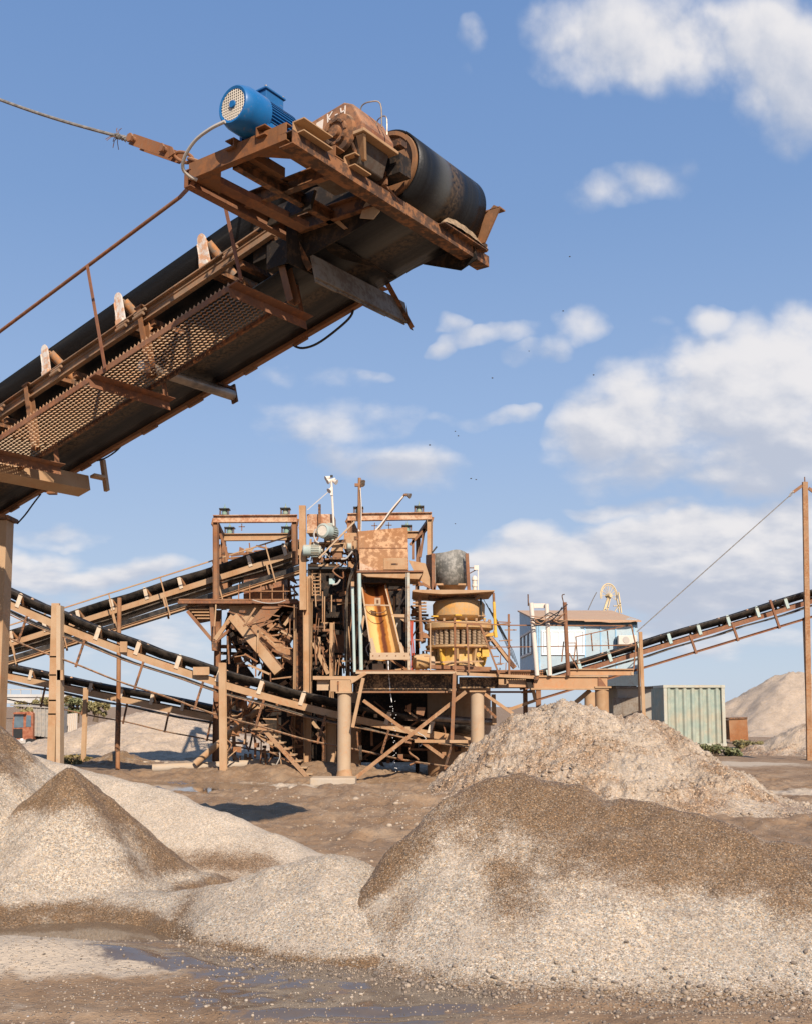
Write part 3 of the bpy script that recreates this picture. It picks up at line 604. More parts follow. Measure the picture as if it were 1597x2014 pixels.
P=rnd_pts(9000,-2,.2,7.2,9,hfE,False); k=P[:,2]>.03; P=P[k]; scatter('heap_gravel',P,RNG.uniform(.003,.0065,len(P)),M['stone'],np.clip(RNG.random(len(P))*.55+.35,0,1))
P=rnd_pts(9000,-4.8,-1.6,8.9,11,hfB,False); k=(P[:,2]>.05); P=P[k]; w=c1_wet(P[:,0],P[:,1],P[:,2]); scatter('heap_gravel',P,RNG.uniform(.003,.0065,len(P)),M['stone'],np.clip(RNG.random(len(P))*.55+.35-.33*w,0,1))
P=rnd_pts(22000,-.5,7.6,16.4,21,hfF,False); ht=P[:,2]-ground_h(P[:,0],P[:,1]); dn=.35+1.6*vnoise(P[:,0]*1.5,P[:,1]*1.5,8); k=(ht>.0)&(RNG.random(len(P))<dn); P=P[k]; sz=np.clip(.007+.008*RNG.pareto(2.3,len(P)),.007,.06); P[:,2]+=sz*.2
scatter('rubble_stones',P,sz,M['stone'],np.clip(.36+.36*RNG.random(len(P)),0,1))
P=rnd_pts(20000,-5,3,12,24,ground_h,False); dn=.16+.8*vnoise(P[:,0]*.8,P[:,1]*.8,5)+.5*gauss(P[:,0],P[:,1],.5,17.2,1.5,1.2); k=RNG.random(len(P))<dn; P=P[k]; sz=np.clip(.006+.008*RNG.pareto(2.3,len(P)),.006,.06); scatter('loose_stones',P,sz,M['stone'],np.clip(.35+.4*RNG.random(len(P)),0,1))

xx=RNG.uniform(-.3,3.2,4200); yy=np.interp(xx,[p[0] for p in fr_toe],[p[1] for p in fr_toe])+RNG.normal(size=len(xx))*.16-.05; P=np.stack([xx,yy,np.maximum(ground_h(xx,yy),hfA(xx,yy))],-1); sz=np.clip(.0035+.0028*RNG.pareto(2.0,len(P)),.0035,.020); P[:,2]+=sz*.3; scatter('toe_stones',P,sz,M['stone'],RNG.random(len(P))**1.4*.68+.04)
xx=RNG.uniform(-1.8,-.3,1800); yy=np.interp(xx,[-2.0,-1.75,-1.5,-.85,-.5,.5],[8.75,8.4,7.85,7.34,7.22,7.1])+RNG.normal(size=len(xx))*.14-.06; P=np.stack([xx,yy,np.maximum(ground_h(xx,yy),hfE(xx,yy))],-1); sz=np.clip(.0035+.0025*RNG.pareto(2.0,len(P)),.0035,.016); P[:,2]+=sz*.3; scatter('toe_stones',P,sz,M['stone'],RNG.random(len(P))**1.4*.62+.04)
# ================================================================== THE NEAR CONVEYOR
class Fr:
    def __init__(s,O,psi,th):
        s.O=np.asarray(O,float)
        s.U=np.array([math.cos(psi)*math.cos(th),-math.sin(psi)*math.cos(th),math.sin(th)])
        s.V=np.array([math.sin(psi),math.cos(psi),0.]); n=np.cross(s.U,s.V); s.N=n if n[2]>0 else -n
        s.H=np.array([math.cos(psi),-math.sin(psi),0.])
    def __call__(s,u,v,w): return s.O+s.U*u+s.V*v+s.N*w
    def h(s,h,v,z):
        b=s.O.copy(); b[2]=0; return b+s.H*h+s.V*v+np.array([0,0,z])
def fbox(f,mb,u0,u1,v0,v1,w0,w1): # box in conveyor axes
    return mb.hexa([f(u0,v0,w0),f(u1,v0,w0),f(u1,v1,w0),f(u0,v1,w0)],[f(u0,v0,w1),f(u1,v0,w1),f(u1,v1,w1),f(u0,v1,w1)])
def hbox(f,mb,h0,h1,v0,v1,z0,z1):
    g=f.h; return mb.hexa([g(h0,v0,z0),g(h1,v0,z0),g(h1,v1,z0),g(h0,v1,z0)],[g(h0,v0,z1),g(h1,v0,z1),g(h1,v1,z1),g(h0,v1,z1)])
K=Fr((-3.319,10.507,5.245),R(35.8),R(14.1))
nc=thing('belt_conveyor','huge near conveyor boom rising from the left to a blue motor and head drum','conveyor',K(0,.5,-.4))
UL=-20.; XA,YA,ZA=K.U,K.V,K.N
# stringers
def stringer(v,side,u1,name='side_beam'):
    mb=MB(); mb.sweep([(0,-.14),(.055,-.14),(.055,-.128),(.010,-.128),(.010,-.052),(.022,-.046),(.022,-.038),(.010,-.032),(.010,-.012),(.055,-.012),(.055,0),(0,0)],K(UL,v,0),K(u1,v,0),K.V*side,K.N)
    return mb.build(name,M['rust_near'],nc,bevel=0)
M['rust_near']=metal('brown_rusty_channel',(.15,.085,.05),(.215,.135,.085),rust=(.21,.085,.035),rustamt=.32,dust=.28,topdust=.35)
stringer(0,-1,2.75); stringer(1.05,1,3.9)
# belt: trough above, return strand below, wrapped round the drum
DU,DW,DR=3.93,-.105,.308
def belt_mesh():
    mb=MB(); nseg=60
    prof=[(.02,.30),(.20,.165),(.36,.06),(.53,.05),(.70,.06),(.86,.165),(1.04,.30)]
    us=list(np.linspace(UL,3.1,56))+[3.3,3.55,3.75]
    rows=[]
    for u in us:
        k=min(1,max(0,(u-2.5)/1.2)); rows.append([K(u,.5*0+v*(1-k)+(.10+1.02*i/6)*k,w*(1-k)+(DW+DR)*k) for i,(v,w) in enumerate(prof)])
    for a in np.linspace(80,-90,26):
        a=R(a); rows.append([K(DU+DR*math.cos(a),.10+1.02*i/6,DW+DR*math.sin(a)) for i in range(7)])
    for u in np.linspace(3.4,UL,50):
        k=min(1,max(0,(u-3.3)/.8)); rows.append([K(u,.08+.99*i/6,-.405+.012*math.sin(i*1.1)) for i in range(7)])
    vs=[p for r in rows for p in r]; mb.add(vs,[(i*7+j,i*7+j+1,(i+1)*7+j+1,(i+1)*7+j) for i in range(len(rows)-1) for j in range(6)])
    return mb
m,t,b=material('conveyor_belt_rubber'); p=pos(t)
def mp(vec): 
    n=t.new('ShaderNodeVectorMath',operation='DOT_PRODUCT'); t.l.new(p,n.inputs[0]); n.inputs[1].default_value=vec; return n.outputs['Value']
vv=t.math('SUBTRACT',mp(tuple(K.V)),float(np.dot(K.O,K.V))); uu=mp(tuple(K.U)); 
cv2=t.new('ShaderNodeCombineXYZ'); t.l.new(t.math('MULTIPLY',vv,14.),cv2.inputs[0]); t.l.new(t.math('MULTIPLY',uu,.5),cv2.inputs[1])
n=t.noise(cv2.outputs[0],1.,5,.6); n2=t.noise(p,30,4,.6); band=t.math('MULTIPLY',t.mapr(vv,.50,.62),t.mapr(vv,.80,.66))
c=t.ramp(n,[(.3,(.005,.0055,.007)),(.58,(.011,.012,.014)),(.76,(.038,.037,.036))])
c=t.mix(t.math('MULTIPLY',t.mapr(vv,.30,.52),t.mapr(vv,.60,.55)),c,(.07,.07,.065))
c=t.mix(t.math('MULTIPLY',band,t.mapr(n2,.32,.6)),c,t.mix(n2,(.028,.02,.013),(.115,.078,.048)))
up=t.sep(t.new('ShaderNodeNewGeometry').outputs['Normal'])[2]
t.l.new(c,b.inputs['Base Color']); t.l.new(t.mapr(n,.3,.7,.32,.6),b.inputs['Roughness']); b.inputs['Specular IOR Level'].default_value=.3
t.l.new(t.bump(t.math('ADD',n2,n),.35,.006),b.inputs['Normal']); M['belt']=m
belt_mesh().build('belt',M['belt'],nc,smooth=True,solid=.014)
# head drum
mb=MB(); mb.lathe([(.04,.075),(.04,.10),(.252,.115),(.259,.075),(.292,.075),(.292,1.15),(.259,1.15),(.252,1.11),(.04,1.12),(.04,1.15)],K(DU,0,DW),K.V,48,close=True)
dr=mb.build('head_drum',M['rust_head'],nc,smooth=True)
mb=MB(); mb.cyl(K(DU,-.35,DW),K(DU,1.32,DW),.045,n=16); mb.build('shaft',M['steel_pipe'],dr,smooth=True)
# idlers
def idler(k):
    u=-.498+1.2*k
    mb=MB(); n=7
    # plate of the side bracket with rounded top, standing on the channel
    pts=[K(u-.075,-.03,.0),K(u+.075,-.03,.0),K(u+.06,-.02,.28)]+[K(u+.05*math.cos(R(a)),-.02,.30+.05*math.sin(R(a))) for a in (20,60,90,120,160)]+[K(u-.05,-.02,.28)]
    mb.prism(pts,K.V*.012); mb.prism([K(u-.055,-.03,0),K(u-.055,-.03,.26),K(u-.055,.03,.30),K(u-.055,.05,0)],K.U*.008)
    o=mb.build('idler_bracket',M['white_chip'],nc,bevel=.002)
    mb=MB(); fbox(K,mb,u-.05,u+.05,-.05,.03,.003,.045); fbox(K,mb,u-.045,u+.045,-.045,.025,.045,.05); mb.build('foot',M['white_chip'],o)
    for a,bq in (((.03,.285),(.335,.02)),((.36,.0),(.70,.0)),((.725,.02),(1.02,.285))):
        mb=MB(); A,B=K(u+.02,*a),K(u+.02,*bq); d=unit(B-A); mb.cyl(A+d*.02,B-d*.02,.052,n=16); mb.cyl(A,B,.014,n=8)
        mb.build('roller',M['roller'],o,smooth=True)
    pts=[K(u-.055,1.08,.0),K(u+.055,1.08,.0),K(u+.04,1.07,.33),K(u-.04,1.07,.33)]
    mb=MB(); mb.prism(pts,K.V*-.012); mb.build('far_bracket',M['white_chip'],o)
    mb=MB(); fbox(K,mb,u-.05,u+.05,.0,1.05,-.05,-.004); mb.build('cross_bar',M['rust_dark'],o)
M['roller']=metal('rusty_idler_tube',(.30,.20,.13),(.22,.20,.185),rust=(.36,.15,.05),rustamt=.5,dust=.15,rough=.55)
for k in range(-6,3): idler(k)
# small clamps on the channel face
for u in (-.35,.70,.96-.0,2.2,-1.35,-2.5):
    mb=MB(); mb.cyl(K(u,-.075,-.055),K(u+.16,-.075,-.055),.016,n=10); mb.cyl(K(u-.01,-.085,-.09),K(u+.13,-.085,-.09),.019,n=10); mb.build('clamp',M['rust_near'],nc,smooth=True)
# cross members, return-roller bars and cross ties under the belt
for u in np.arange(-7.3,2.5,1.2):
    mb=MB(); fbox(K,mb,u-.03,u+.03,.0,1.05,-.20,-.145); mb.build('cross_tie',M['rust_dark'],nc)
for u in (-3.6,.87):
    mb=MB(); mb.cyl(K(u,.0,-.52),K(u,1.22,-.52),.055,n=18); o=mb.build('return_roller',M['steel_pipe'],nc,smooth=True)
    mb=MB(); fbox(K,mb,u-.04,u+.04,1.23,1.25,-.60,-.40); fbox(K,mb,u-.04,u+.04,1.0,1.23,-.46,-.44); mb.build('roller_hanger',M['rust_dark'],o)
# far-side bottom angle with ragged lugs
mb=MB(); mb.sweep(prof_L(.06,.05,.006),K(UL,1.09,-.42),K(3.0,1.09,-.42),K.V,K.N); o=mb.build('lower_angle',M['rust'],nc)
for u in (-2.9,-2.2,-1.5,-.4,.35,1.2,1.9):
    mb=MB(); fbox(K,mb,u,u+.22+.05*math.sin(u*9),1.07,1.10,-.475,-.43); mb.build('lug',M['rust'],nc)
for u in np.arange(-7,3.,1.2):
    mb=MB(); fbox(K,mb,u,u+.05,1.075,1.10,-.40,-.14); mb.build('hanger_strap',M['rust_dark'],nc)
    mb=MB(); fbox(K,mb,u,u+.05,-.03,-.012,-.40,-.14); 
# walkway of expanded metal with toe angle, brackets, posts and rail
WV0,WV1,WW=-.507,.094,-.708
def expanded(u0,u1):
    mb=MB(); pu,pv=.052,.046; rows=int((WV1-WV0)/pv); n=int((u1-u0)/(pu/2))
    for r in range(rows+1):
        for i in range(n):
            ua,ub=u0+i*pu/2,u0+(i+1)*pu/2; za=(i%2); zb=1-za
            va,vb=WV0+r*pv+za*pv*.5,WV0+r*pv+zb*pv*.5
            if r%2: va,vb=WV0+r*pv+zb*pv*.5,WV0+r*pv+za*pv*.5
            wa,wb=WW-.004,WW-.004
            A,B=K(ua,va,WW),K(ub,vb,WW); q=K.V*.019+K.N*.016; e=K.N*.003-K.V*.002
            mb.add([A,B,B+q,A+q,A+e,B+e,B+q+e,A+q+e],[(0,1,2,3),(7,6,5,4),(0,4,5,1),(3,2,6,7)])
    # teeth standing above the toe angle
    for i in range(int((u1-u0)/.052)):
        u=u0+i*.052; mb.prism([K(u,WV0+.004,WW+.004),K(u+.04,WV0+.004,WW+.004),K(u+.02,WV0+.004,WW+.034)],K.V*.003)
    return mb
M['grating']=metal('rusty_expanded_metal',(.34,.185,.095),(.41,.25,.14),rust=(.34,.14,.05),rustamt=.3,dust=.3,streak=0)
M['grating_dusty']=metal('dusty_expanded_metal',(.47,.35,.24),(.42,.29,.185),rust=(.38,.19,.085),rustamt=.2,dust=.6,streak=0)
wk=expanded(-.70,2.62).build('walkway_grating',M['grating'],nc); expanded(-2.45,-.70).build('walkway_grating',M['grating_dusty'],nc); expanded(-6.,-2.5).build('walkway_grating',M['grating'],nc)
M['rust_mid']=metal('reddish_rusty_steel',(.195,.082,.042),(.15,.065,.036),rust=(.2,.075,.03),rustamt=.3,dust=.14,topdust=.35)
mb=MB(); mb.sweep([(0,-.05),(.006,-.05),(.006,-.006),(.04,-.006),(.04,0),(0,0)],K(UL,WV0-.006,WW),K(2.66,WV0-.006,WW),K.V,K.N); mb.build('toe_angle',M['rust_mid'],nc)
mb=MB(); mb.sweep(prof_L(.03,.04,.005),K(UL,WV1+.01,WW-.012),K(2.66,WV1+.01,WW-.012),K.V,K.N); mb.build('inner_angle',M['rust_dark'],nc)
for u in (-4.47,-2.71,-.95,.81,2.64):
    mb=MB(); f0=K(u,WV0-.06,WW-.052); f1=K(u,WV1+.30,WW-.052)
    mb.sweep([(-.05,0),(.05,0),(.05,-.006),(-.044,-.006),(-.044,-.09),(-.05,-.09)],f0,f1,K.U,K.N); 
    mb.build('walkway_bracket',M['rust_mid'],nc)
    mb=MB(); fbox(K,mb,u-.05,u-.044,WV1+.24,WV1+.30,WW-.05,WW+.35); mb.build('bracket_hanger',M['rust_mid'],nc)
for u in (-.79,1.03,-2.6,-4.4,-6.2):
    mb=MB(); mb.sweep(prof_C(.06,.075,.006),K(u,-.045,.012),K(u,-.045,WW-.02),K.U,K.V); fbox(K,mb,u-.05,u+.05,-.09,-.03,-.006,.012); mb.build('drop_post',M['rust_head'],nc)
hr=[]
for u in (-4.4,-2.58,-.815,.945,2.70):
    mb=MB(); mb.sweep(prof_L(.035,.035,.005),K(u+.02,WV0-.02,WW-.04),K(u-.02,WV0-.02,.342),K.U,K.V); mb.build('rail_post',M['rust_red2'] if 'rust_red2' in M else M['rust_mid'],nc)
mb=MB(); mb.cyl(K(UL,WV0-.02,.345),K(2.2,WV0-.02,.345),.017,n=10); mb.cyl(K(2.2,WV0-.02,.345),K.h(2.93,-1.19,5.70)-K.H*0,.017,n=10); mb.build('hand_rail',M['rust_mid'],nc,smooth=True)
# box beam and hanger bracket under the boom
mb=MB(); fbox(K,mb,-1.52,-1.30,-.25,1.02,-.80,-.62); o=mb.build('box_beam',M['dusty'],nc,bevel=.004)
mb=MB(); fbox(K,mb,-1.28,-1.20,1.02,1.20,-.66,-.63); fbox(K,mb,-1.27,-1.21,1.18,1.22,-.80,-.42); mb.build('end_bracket',M['dusty'],nc)
# plated beam under the head
mb=MB(); fbox(K,mb,3.06,3.085,.0,1.34,-.72,-.50); 
for i,(a,bq) in enumerate(((.02,.30),(.31,.66),(.67,1.0),(1.01,1.30))): fbox(K,mb,3.045,3.0597,a,bq,-.745+.01*(i%2),-.62); fbox(K,mb,3.049,3.0597,a+.03,bq+.02,-.615,-.50)
mb.build('plated_beam',M['grey_plate'] if 'grey_plate' in M else M['rust_dark'],nc)
mb=MB(); mb.sweep(prof_L(.05,.05,.006),K(3.10,1.10,-.40),K(3.10,1.36,-.78),K.U,K.V); mb.build('strap',M['rust_dark'],nc)
mb=MB(); mb.sweep(prof_C(.07,.10,.007),K(2.70,.08,.0),K(2.74,.08,-.76),K.U,K.V); mb.build('drop_post',M['rust'],nc)
mb=MB(); mb.sweep(prof_L(.06,.06,.006),K(2.95,-.1,-.1),K(3.02,.05,-.60),K.U,K.V); mb.build('drop_post',M['rust_dark'],nc)
def hv_at(px,py,v):
    d=ray(px,py); q=EYE-np.array([K.O[0],K.O[1],0]); tt=(v-q@K.V)/(d@K.V); return EYE+d*tt
# ------------------------------------------------ head frame (level)
g=K.h
def hmem(name,mat,a,bq,prof,side,parent=nc): return member(parent,name,mat,g(*a),g(*bq),side,prof)
ZP=5.78
hmem('frame_beam',M['rust_head'],(2.93,-1.2,ZP),(3.93,-1.2,ZP),prof_C(.06,.13,.008),K.V)
hmem('frame_beam',M['rust_mid'],(2.92,-1.235,ZP-.05),(2.92,1.3,ZP-.05),prof_C(.07,.14,.008),K.H)
hmem('frame_beam',M['rust_dark'],(3.93,-1.23,ZP-.06),(3.93,1.42,ZP-.06),prof_C(.13,.10,.008),-K.H)
hmem('frame_beam',M['rust_dark'],(2.95,-.62,ZP),(3.86,-.62,ZP),prof_C(.06,.12,.008),-K.V)
hmem('frame_beam',M['rust_dark'],(2.95,-.05,ZP),(3.86,-.05,ZP),prof_C(.06,.14,.008),-K.V)
hmem('frame_beam',M['rust_dark'],(3.35,-1.15,ZP-.02),(3.35,.3,ZP-.02),prof_C(.06,.10,.008),K.H)
hmem('frame_brace',M['rust_mid'],(3.02,-1.05,ZP-.03),(3.16,-.15,ZP-.10),prof_box(.12,.05),K.H)
for a,bq,c in (((2.955,-1.17),(3.22,-1.17),(2.955,-.92)),((3.865,-1.17),(3.6,-1.17),(3.865,-.92))):
    mb=MB(); mb.prism([g(*a,ZP-.066),g(*bq,ZP-.066),g(*c,ZP-.066)],(0,0,.008)); mb.build('gusset',M['rust_head'],nc)
    mb=MB(); mb.prism([g(a[0],a[1]-.005,ZP-.06),g(bq[0],bq[1]-.005,ZP-.06+.0),g(a[0],a[1]-.005,ZP+.05)],K.V*.008); mb.build('gusset',M['rust_head'],nc)
# stub channels welded on the near corner and bolted beams behind
for v0,v1,h0,dz in ((-1.18,-.86,4.0,.035),(-.60,-.40,4.0,.03)):
    mb=MB(); mb.sweep(prof_C(.11,.10,.009),g(h0,v0,ZP+dz),g(h0,v1,ZP+dz),K.H,np.array([0,0,1.])); mb.build('stub_channel',M['dusty'],nc)
for v,h0,h1 in ((-1.0,3.66,3.97),(-.70,3.74,3.99)):
    mb=MB(); mb.sweep(prof_C(.11,.085,.008),g(h0,v,ZP+.045),g(h1,v,ZP+.045),K.V,np.array([0,0,1.])); mb.build('stub_channel',M['rust_head'],nc)
for v in (.55,.95):
    mb=MB(); hbox(K,mb,3.93,3.97,v,v+.14,ZP+.055,ZP+.13); mb.build('lug',M['dusty'],nc)
mb=MB(); mb.sweep(prof_L(.05,.07,.008),g(3.99,1.0,ZP+.04),g(3.99,1.36,ZP+.04),-K.H,np.array([0,0,1.])); mb.build('scraper_angle',M['dusty'],nc)
mb=MB(); hbox(K,mb,3.90,3.97,1.36,1.38,ZP-.02,ZP+.15); mb.build('end_plate',M['dusty'],nc)
# right-hand bearing bracket
mb=MB(); mb.prism([g(3.9,1.2,5.80),g(4.08,1.2,5.80),g(4.24,1.2,6.08),g(4.18,1.2,6.12),g(4.02,1.2,6.0)],K.V*.02); hbox(K,mb,4.05,4.24,1.2,1.30,6.08,6.092)
mb.build('bearing_bracket',M['rust_head'],nc)
mb=MB(); mb.prism([hv_at(px,py,1.15) for px,py in ((832,519),(905,531),(938,508),(930,480),(850,470))],K.V*.012); mb.build('skirt_plate',M['grime'],nc)
mb=MB(); hbox(K,mb,3.995,4.06,.6,1.30,ZP-.02,ZP-.01); mb.build('ledge_plate',M['rust_dark'],nc)
# sand lodged on the channel
xs=np.linspace(0,1,24); mb=MB(); rows=[]
for i in range(25):
    v=.62+.68*i/24
    for j in range(9):
        hh=3.965+.10*j/8; q=1-abs(j-4.2)/4.4; z=ZP-.008+.19*max(0,q)*math.sin(math.pi*min(1,max(0,(i/24)))**.8)*(.9+.1*math.sin(i*1.3+j*2))
        rows.append(g(hh,v,z))
mb.add(rows,[(i*9+j,i*9+j+1,(i+1)*9+j+1,(i+1)*9+j) for i in range(24) for j in range(8)]); mb.build('spilled_sand',M['gravel_spill'] if 'gravel_spill' in M else M['gravel_fine'],nc,smooth=True)
# ------------------------------------------------ electric motor
MH,MZ=3.55,6.035; zz=np.array([0,0,1.])
c0=g(MH,-.86,MZ); mo=MB()
mo.lathe([(.035,.20),(.035,.05),(.123,.04),(.132,.0),(.132,-.36),(.035,-.36)],c0,K.V,40); motor=mo.build('electric_motor',M['blue'],nc,smooth=True)
mb=MB(); mb.lathe([(.116,-.525),(.135,-.53),(.146,-.52),(.167,-.455),(.169,-.29),(.161,-.28),(.161,-.30),(.161,-.455),(.139,-.50),(.116,-.515)],c0,K.V,48,close=False); cow=mb.build('fan_cover',M['blue'],motor,smooth=True)
mb=MB(); gc=c0-K.V*.522
for i in range(-5,6):
    o_=i*.0205; l=math.sqrt(max(0,.118**2-o_*o_))
    mb.box(gc+K.H*o_,K.H*.0036,K.V*.0015,zz*l); mb.box(gc+zz*o_+K.V*.001,K.H*l,K.V*.0015,zz*.0036)
mb.build('fan_grille',M['cream'],motor)
mb=MB(); mb.lathe([(.0,-.012),(.026,-.012),(.03,0),(.0,0)],gc-K.V*.004,K.V,16); mb.build('grille_hub',M['blue'],motor,smooth=True)
mb=MB(); bc=c0-K.V*.48
mb.lathe([(.0,0),(.04,0),(.04,.05),(0,.05)],bc,K.V,16)
for k in range(6):
    a=2*math.pi*(k+.2)/6; e=K.H*math.cos(a)+zz*math.sin(a); n_=-K.H*math.sin(a)+zz*math.cos(a)
    mb.prism([bc+e*.03-n_*.012,bc+e*.112-n_*.05,bc+e*.112+n_*.05,bc+e*.03+n_*.012],K.V*.04)
mb.build('fan',M['cream'],motor)
mb=MB(); mb.lathe([(0,-.31),(.118,-.31)],c0,K.V,24,close=False); mb.build('back_disc',M['black'],motor)
mb=MB()
for k in range(40):
    a=2*math.pi*(k+.5)/40; e=K.H*math.cos(a)+zz*math.sin(a); n_=-K.H*math.sin(a)+zz*math.cos(a); mb.box(c0+e*.145-K.V*.145,e*.016,K.V*.155,n_*.003)
mb.build('cooling_fins',M['blue'],motor)
mb=MB(); hbox(K,mb,MH-.075,MH+.075,-1.12,-.93,MZ+.13,MZ+.225); hbox(K,mb,MH-.088,MH+.088,-1.135,-.915,MZ+.225,MZ+.24); mb.build('terminal_box',M['blue'],motor,bevel=.004)
for h_,v_ in ((-.072,-1.12),(.072,-1.12),(-.072,-.935),(.072,-.935)):
    mb=MB(); mb.cyl(g(MH+h_,v_,MZ+.238),g(MH+h_,v_,MZ+.252),.010,n=8); mb.build('screw',M['steel_pipe'],motor)
for h_ in (-.13,.13):
    mb=MB(); hbox(K,mb,MH+h_-.04,MH+h_+.04,-1.17,-.90,MZ-.168,MZ-.148); hbox(K,mb,MH+h_-.012,MH+h_+.012,-1.17,-.90,MZ-.15,MZ-.07); mb.build('foot',M['blue'],motor)
    mb=MB(); hh=MH+h_*1.2; mb.sweep(prof_C(.09,.075,.008),g(hh,-1.26,ZP+.062),g(hh,-.7,ZP+.062),K.H*(1 if h_>0 else -1),zz); mb.build('motor_rail',M['rust_head'],nc)
mb=MB(); P=[g(MH-.03,-1.20,MZ+.02),]; 
pts=[(443,238,),(415,252),(385,275),(365,305),(360,330),(372,345),(388,353)]
PP_=spline([hv_at(px,py,v) for (px,py),v in zip(pts,(-1.40,-1.42,-1.42,-1.40,-1.36,-1.30,-1.24))],5); MB().tube(PP_,.013,8).build('motor_cable',M['conduit'],nc,smooth=True)
# ------------------------------------------------ gearbox
mb=MB(); G0,G1=-.62,-.22
mb.prism([g(3.46,G0,6.02),g(3.46,G0,6.12),g(3.56,G0,6.22),g(3.96,G0,6.28),g(4.04,G0,6.24),g(4.14,G0,6.06),g(4.14,G0,6.00),g(3.46,G0,6.00)],K.V*(G1-G0)); gb=mb.build('gearbox',M['rust_red'],nc,bevel=.012)
mb=MB(); mb.hexa([g(3.56,G0+.10,5.80),g(4.04,G0+.10,5.80),g(4.04,G1-.01,5.80),g(3.56,G1-.01,5.80)],[g(3.52,G0+.012,5.975),g(4.10,G0+.012,5.975),g(4.10,G1-.012,5.975),g(3.52,G1-.012,5.975)]); mb.build('lower_housing',M['grime2'] if 'grime2' in M else M['rust_dark'],gb,bevel=.01)
mb=MB(); hbox(K,mb,3.44,4.17,G0-.02,G1+.02,5.976,6.001); mb.build('flange',M['dusty'],gb,bevel=.004)
for hc,r in ((3.92,.15),):
    mb=MB(); mb.lathe([(0,-.075),(.045,-.075),(.05,-.045),(.075,-.045),(.08,-.06),(.10,-.06),(.105,-.035),(r,-.03),(r+.01,.0),(0,.0)] if r>.12 else [(0,-.05),(.05,-.05),(.06,-.03),(r,-.03),(r,0),(0,0)],g(hc,G0,6.03 if r>.12 else 6.06),K.V,28); mb.build('bearing_cap',M['rust_dark'] if r>.12 else M['rust_red'],gb,smooth=True)
for h_ in (3.72,3.80,4.03):
    mb=MB(); mb.prism([g(h_,G0-.03,5.97),g(h_,G0+.01,5.97),g(h_,G0+.12,5.84),g(h_,G0+.05,5.84)],K.H*.012); mb.build('rib',M['rust_dark'],gb)
mb=MB(); mb.prism([g(4.08,G0+.0,5.97),g(4.15,G0,5.97),g(4.08,G0+.1,5.83),g(4.05,G0+.1,5.83)],K.V*.03); mb.build('rib',M['dusty'],gb)
mb=MB(); 
for a in np.linspace(0,2*math.pi,10)[:-1]: mb.cyl(g(3.93+.09*math.cos(a),G0-.068,6.03+.09*math.sin(a)),g(3.93+.09*math.cos(a),G0-.05,6.03+.09*math.sin(a)),.009,n=6)
mb.build('cap_bolts',M['rust_dark'],gb)
mb=MB(); mb.tube(spline([g(4.02,-.5,6.22),g(4.04,-.5,6.28),g(4.10,-.48,6.30),g(4.17,-.44,6.28),g(4.17,-.42,6.10)],4),.006,6); mb.tube(spline([g(4.08,-.38,6.12),g(4.10,-.38,6.2),g(4.18,-.38,6.2),g(4.19,-.38,6.05)],4),.005,6); mb.build('lifting_eye',M['steel_pipe'],gb,smooth=True)
# hand-painted marks on the gearbox side
M['chalk']=simple('white_chalk_paint',(.66,.58,.50),.8)
def mark(mb,pts,w=.011):
    for a,bq in zip(pts[:-1],pts[1:]):
        A,B=g(a[0],G0-.0025,a[1]),g(bq[0],G0-.0025,bq[1]); member(None,'',None,A,B,np.cross(unit(B-A),K.V),[(-w/2,-.0015),(w/2,-.0015),(w/2,.0015),(-w/2,.0015)],mb)
mb=MB()
x0,z0=3.50,6.035
mark(mb,[(x0,z0+.10),(x0+.05,z0+.01)]); mark(mb,[(x0+.05,z0+.10),(x0+.0,z0+.01)])
x0+=.075; mark(mb,[(x0+.06,z0+.12),(x0+.015,z0+.11),(x0+.01,z0+.07),(x0+.04,z0+.065),(x0+.045,z0+.035),(x0+.03,z0+.015),(x0,z0+.02)])
x0,z0=3.80,6.165
mark(mb,[(x0,z0+.07),(x0+.005,z0)]); mark(mb,[(x0+.05,z0+.075),(x0+.008,z0+.035),(x0+.05,z0)]); mark(mb,[(x0+.075,z0+.035),(x0+.10,z0+.037)])
x0+=.13; mark(mb,[(x0,z0+.075),(x0+.005,z0+.04),(x0+.045,z0+.043)]); mark(mb,[(x0+.045,z0+.08),(x0+.04,z0+.0)])
mb.build('chalk_lettering',M['chalk'],gb)
mb=MB(); mb.prism([g(3.67,G0-.003,6.11),g(3.75,G0-.003,6.13),g(3.76,G0-.003,6.21),g(3.69,G0-.003,6.20)],K.V*.002); mb.build('paint_patch',M['chalk'],gb)
# coupling and guard between motor and gearbox
mb=MB(); mb.cyl(g(MH,-.60,MZ),g(MH,-.55,MZ),.09,n=20); mb.cyl(g(MH,-.75,MZ-.0),g(MH,-.60,MZ),.07,n=20); mb.build('coupling',M['steel_pipe'],nc,smooth=True)
mb=MB(); mb.lathe([(.115,-.20),(.12,-.20),(.12,.0),(.115,.0)],g(MH+.05,-.58,MZ+.0),K.V,24,a0=0,a1=math.pi*1.999); mb.build('coupling_guard',M['steel_pipe'],nc,smooth=True)
# near drum bearing and its bracket
mb=MB(); mb.cyl(K(DU,-.14,DW),K(DU,-.02,DW),.10,n=20); hbox(K,mb,3.82,4.15,-.16,-.02,5.86,6.02); mb.build('drum_bearing',M['grime'],nc,smooth=False)
mb=MB(); mb.prism([g(3.72,-.16,5.80),g(4.02,-.16,5.80),g(4.02,-.16,5.90),g(3.9,-.16,6.0)],K.V*.02); mb.prism([g(3.75,-.16,5.80),g(4.0,-.16,5.80),g(4.0,.05,5.74),g(3.8,.05,5.74)],np.array([0,0,.015])); mb.build('bearing_bracket',M['rust'],nc)
mb=MB(); hbox(K,mb,3.86,4.16,-.17,-.09,6.08,6.13); mb.build('bearing_arm',M['rust_dark'],nc)
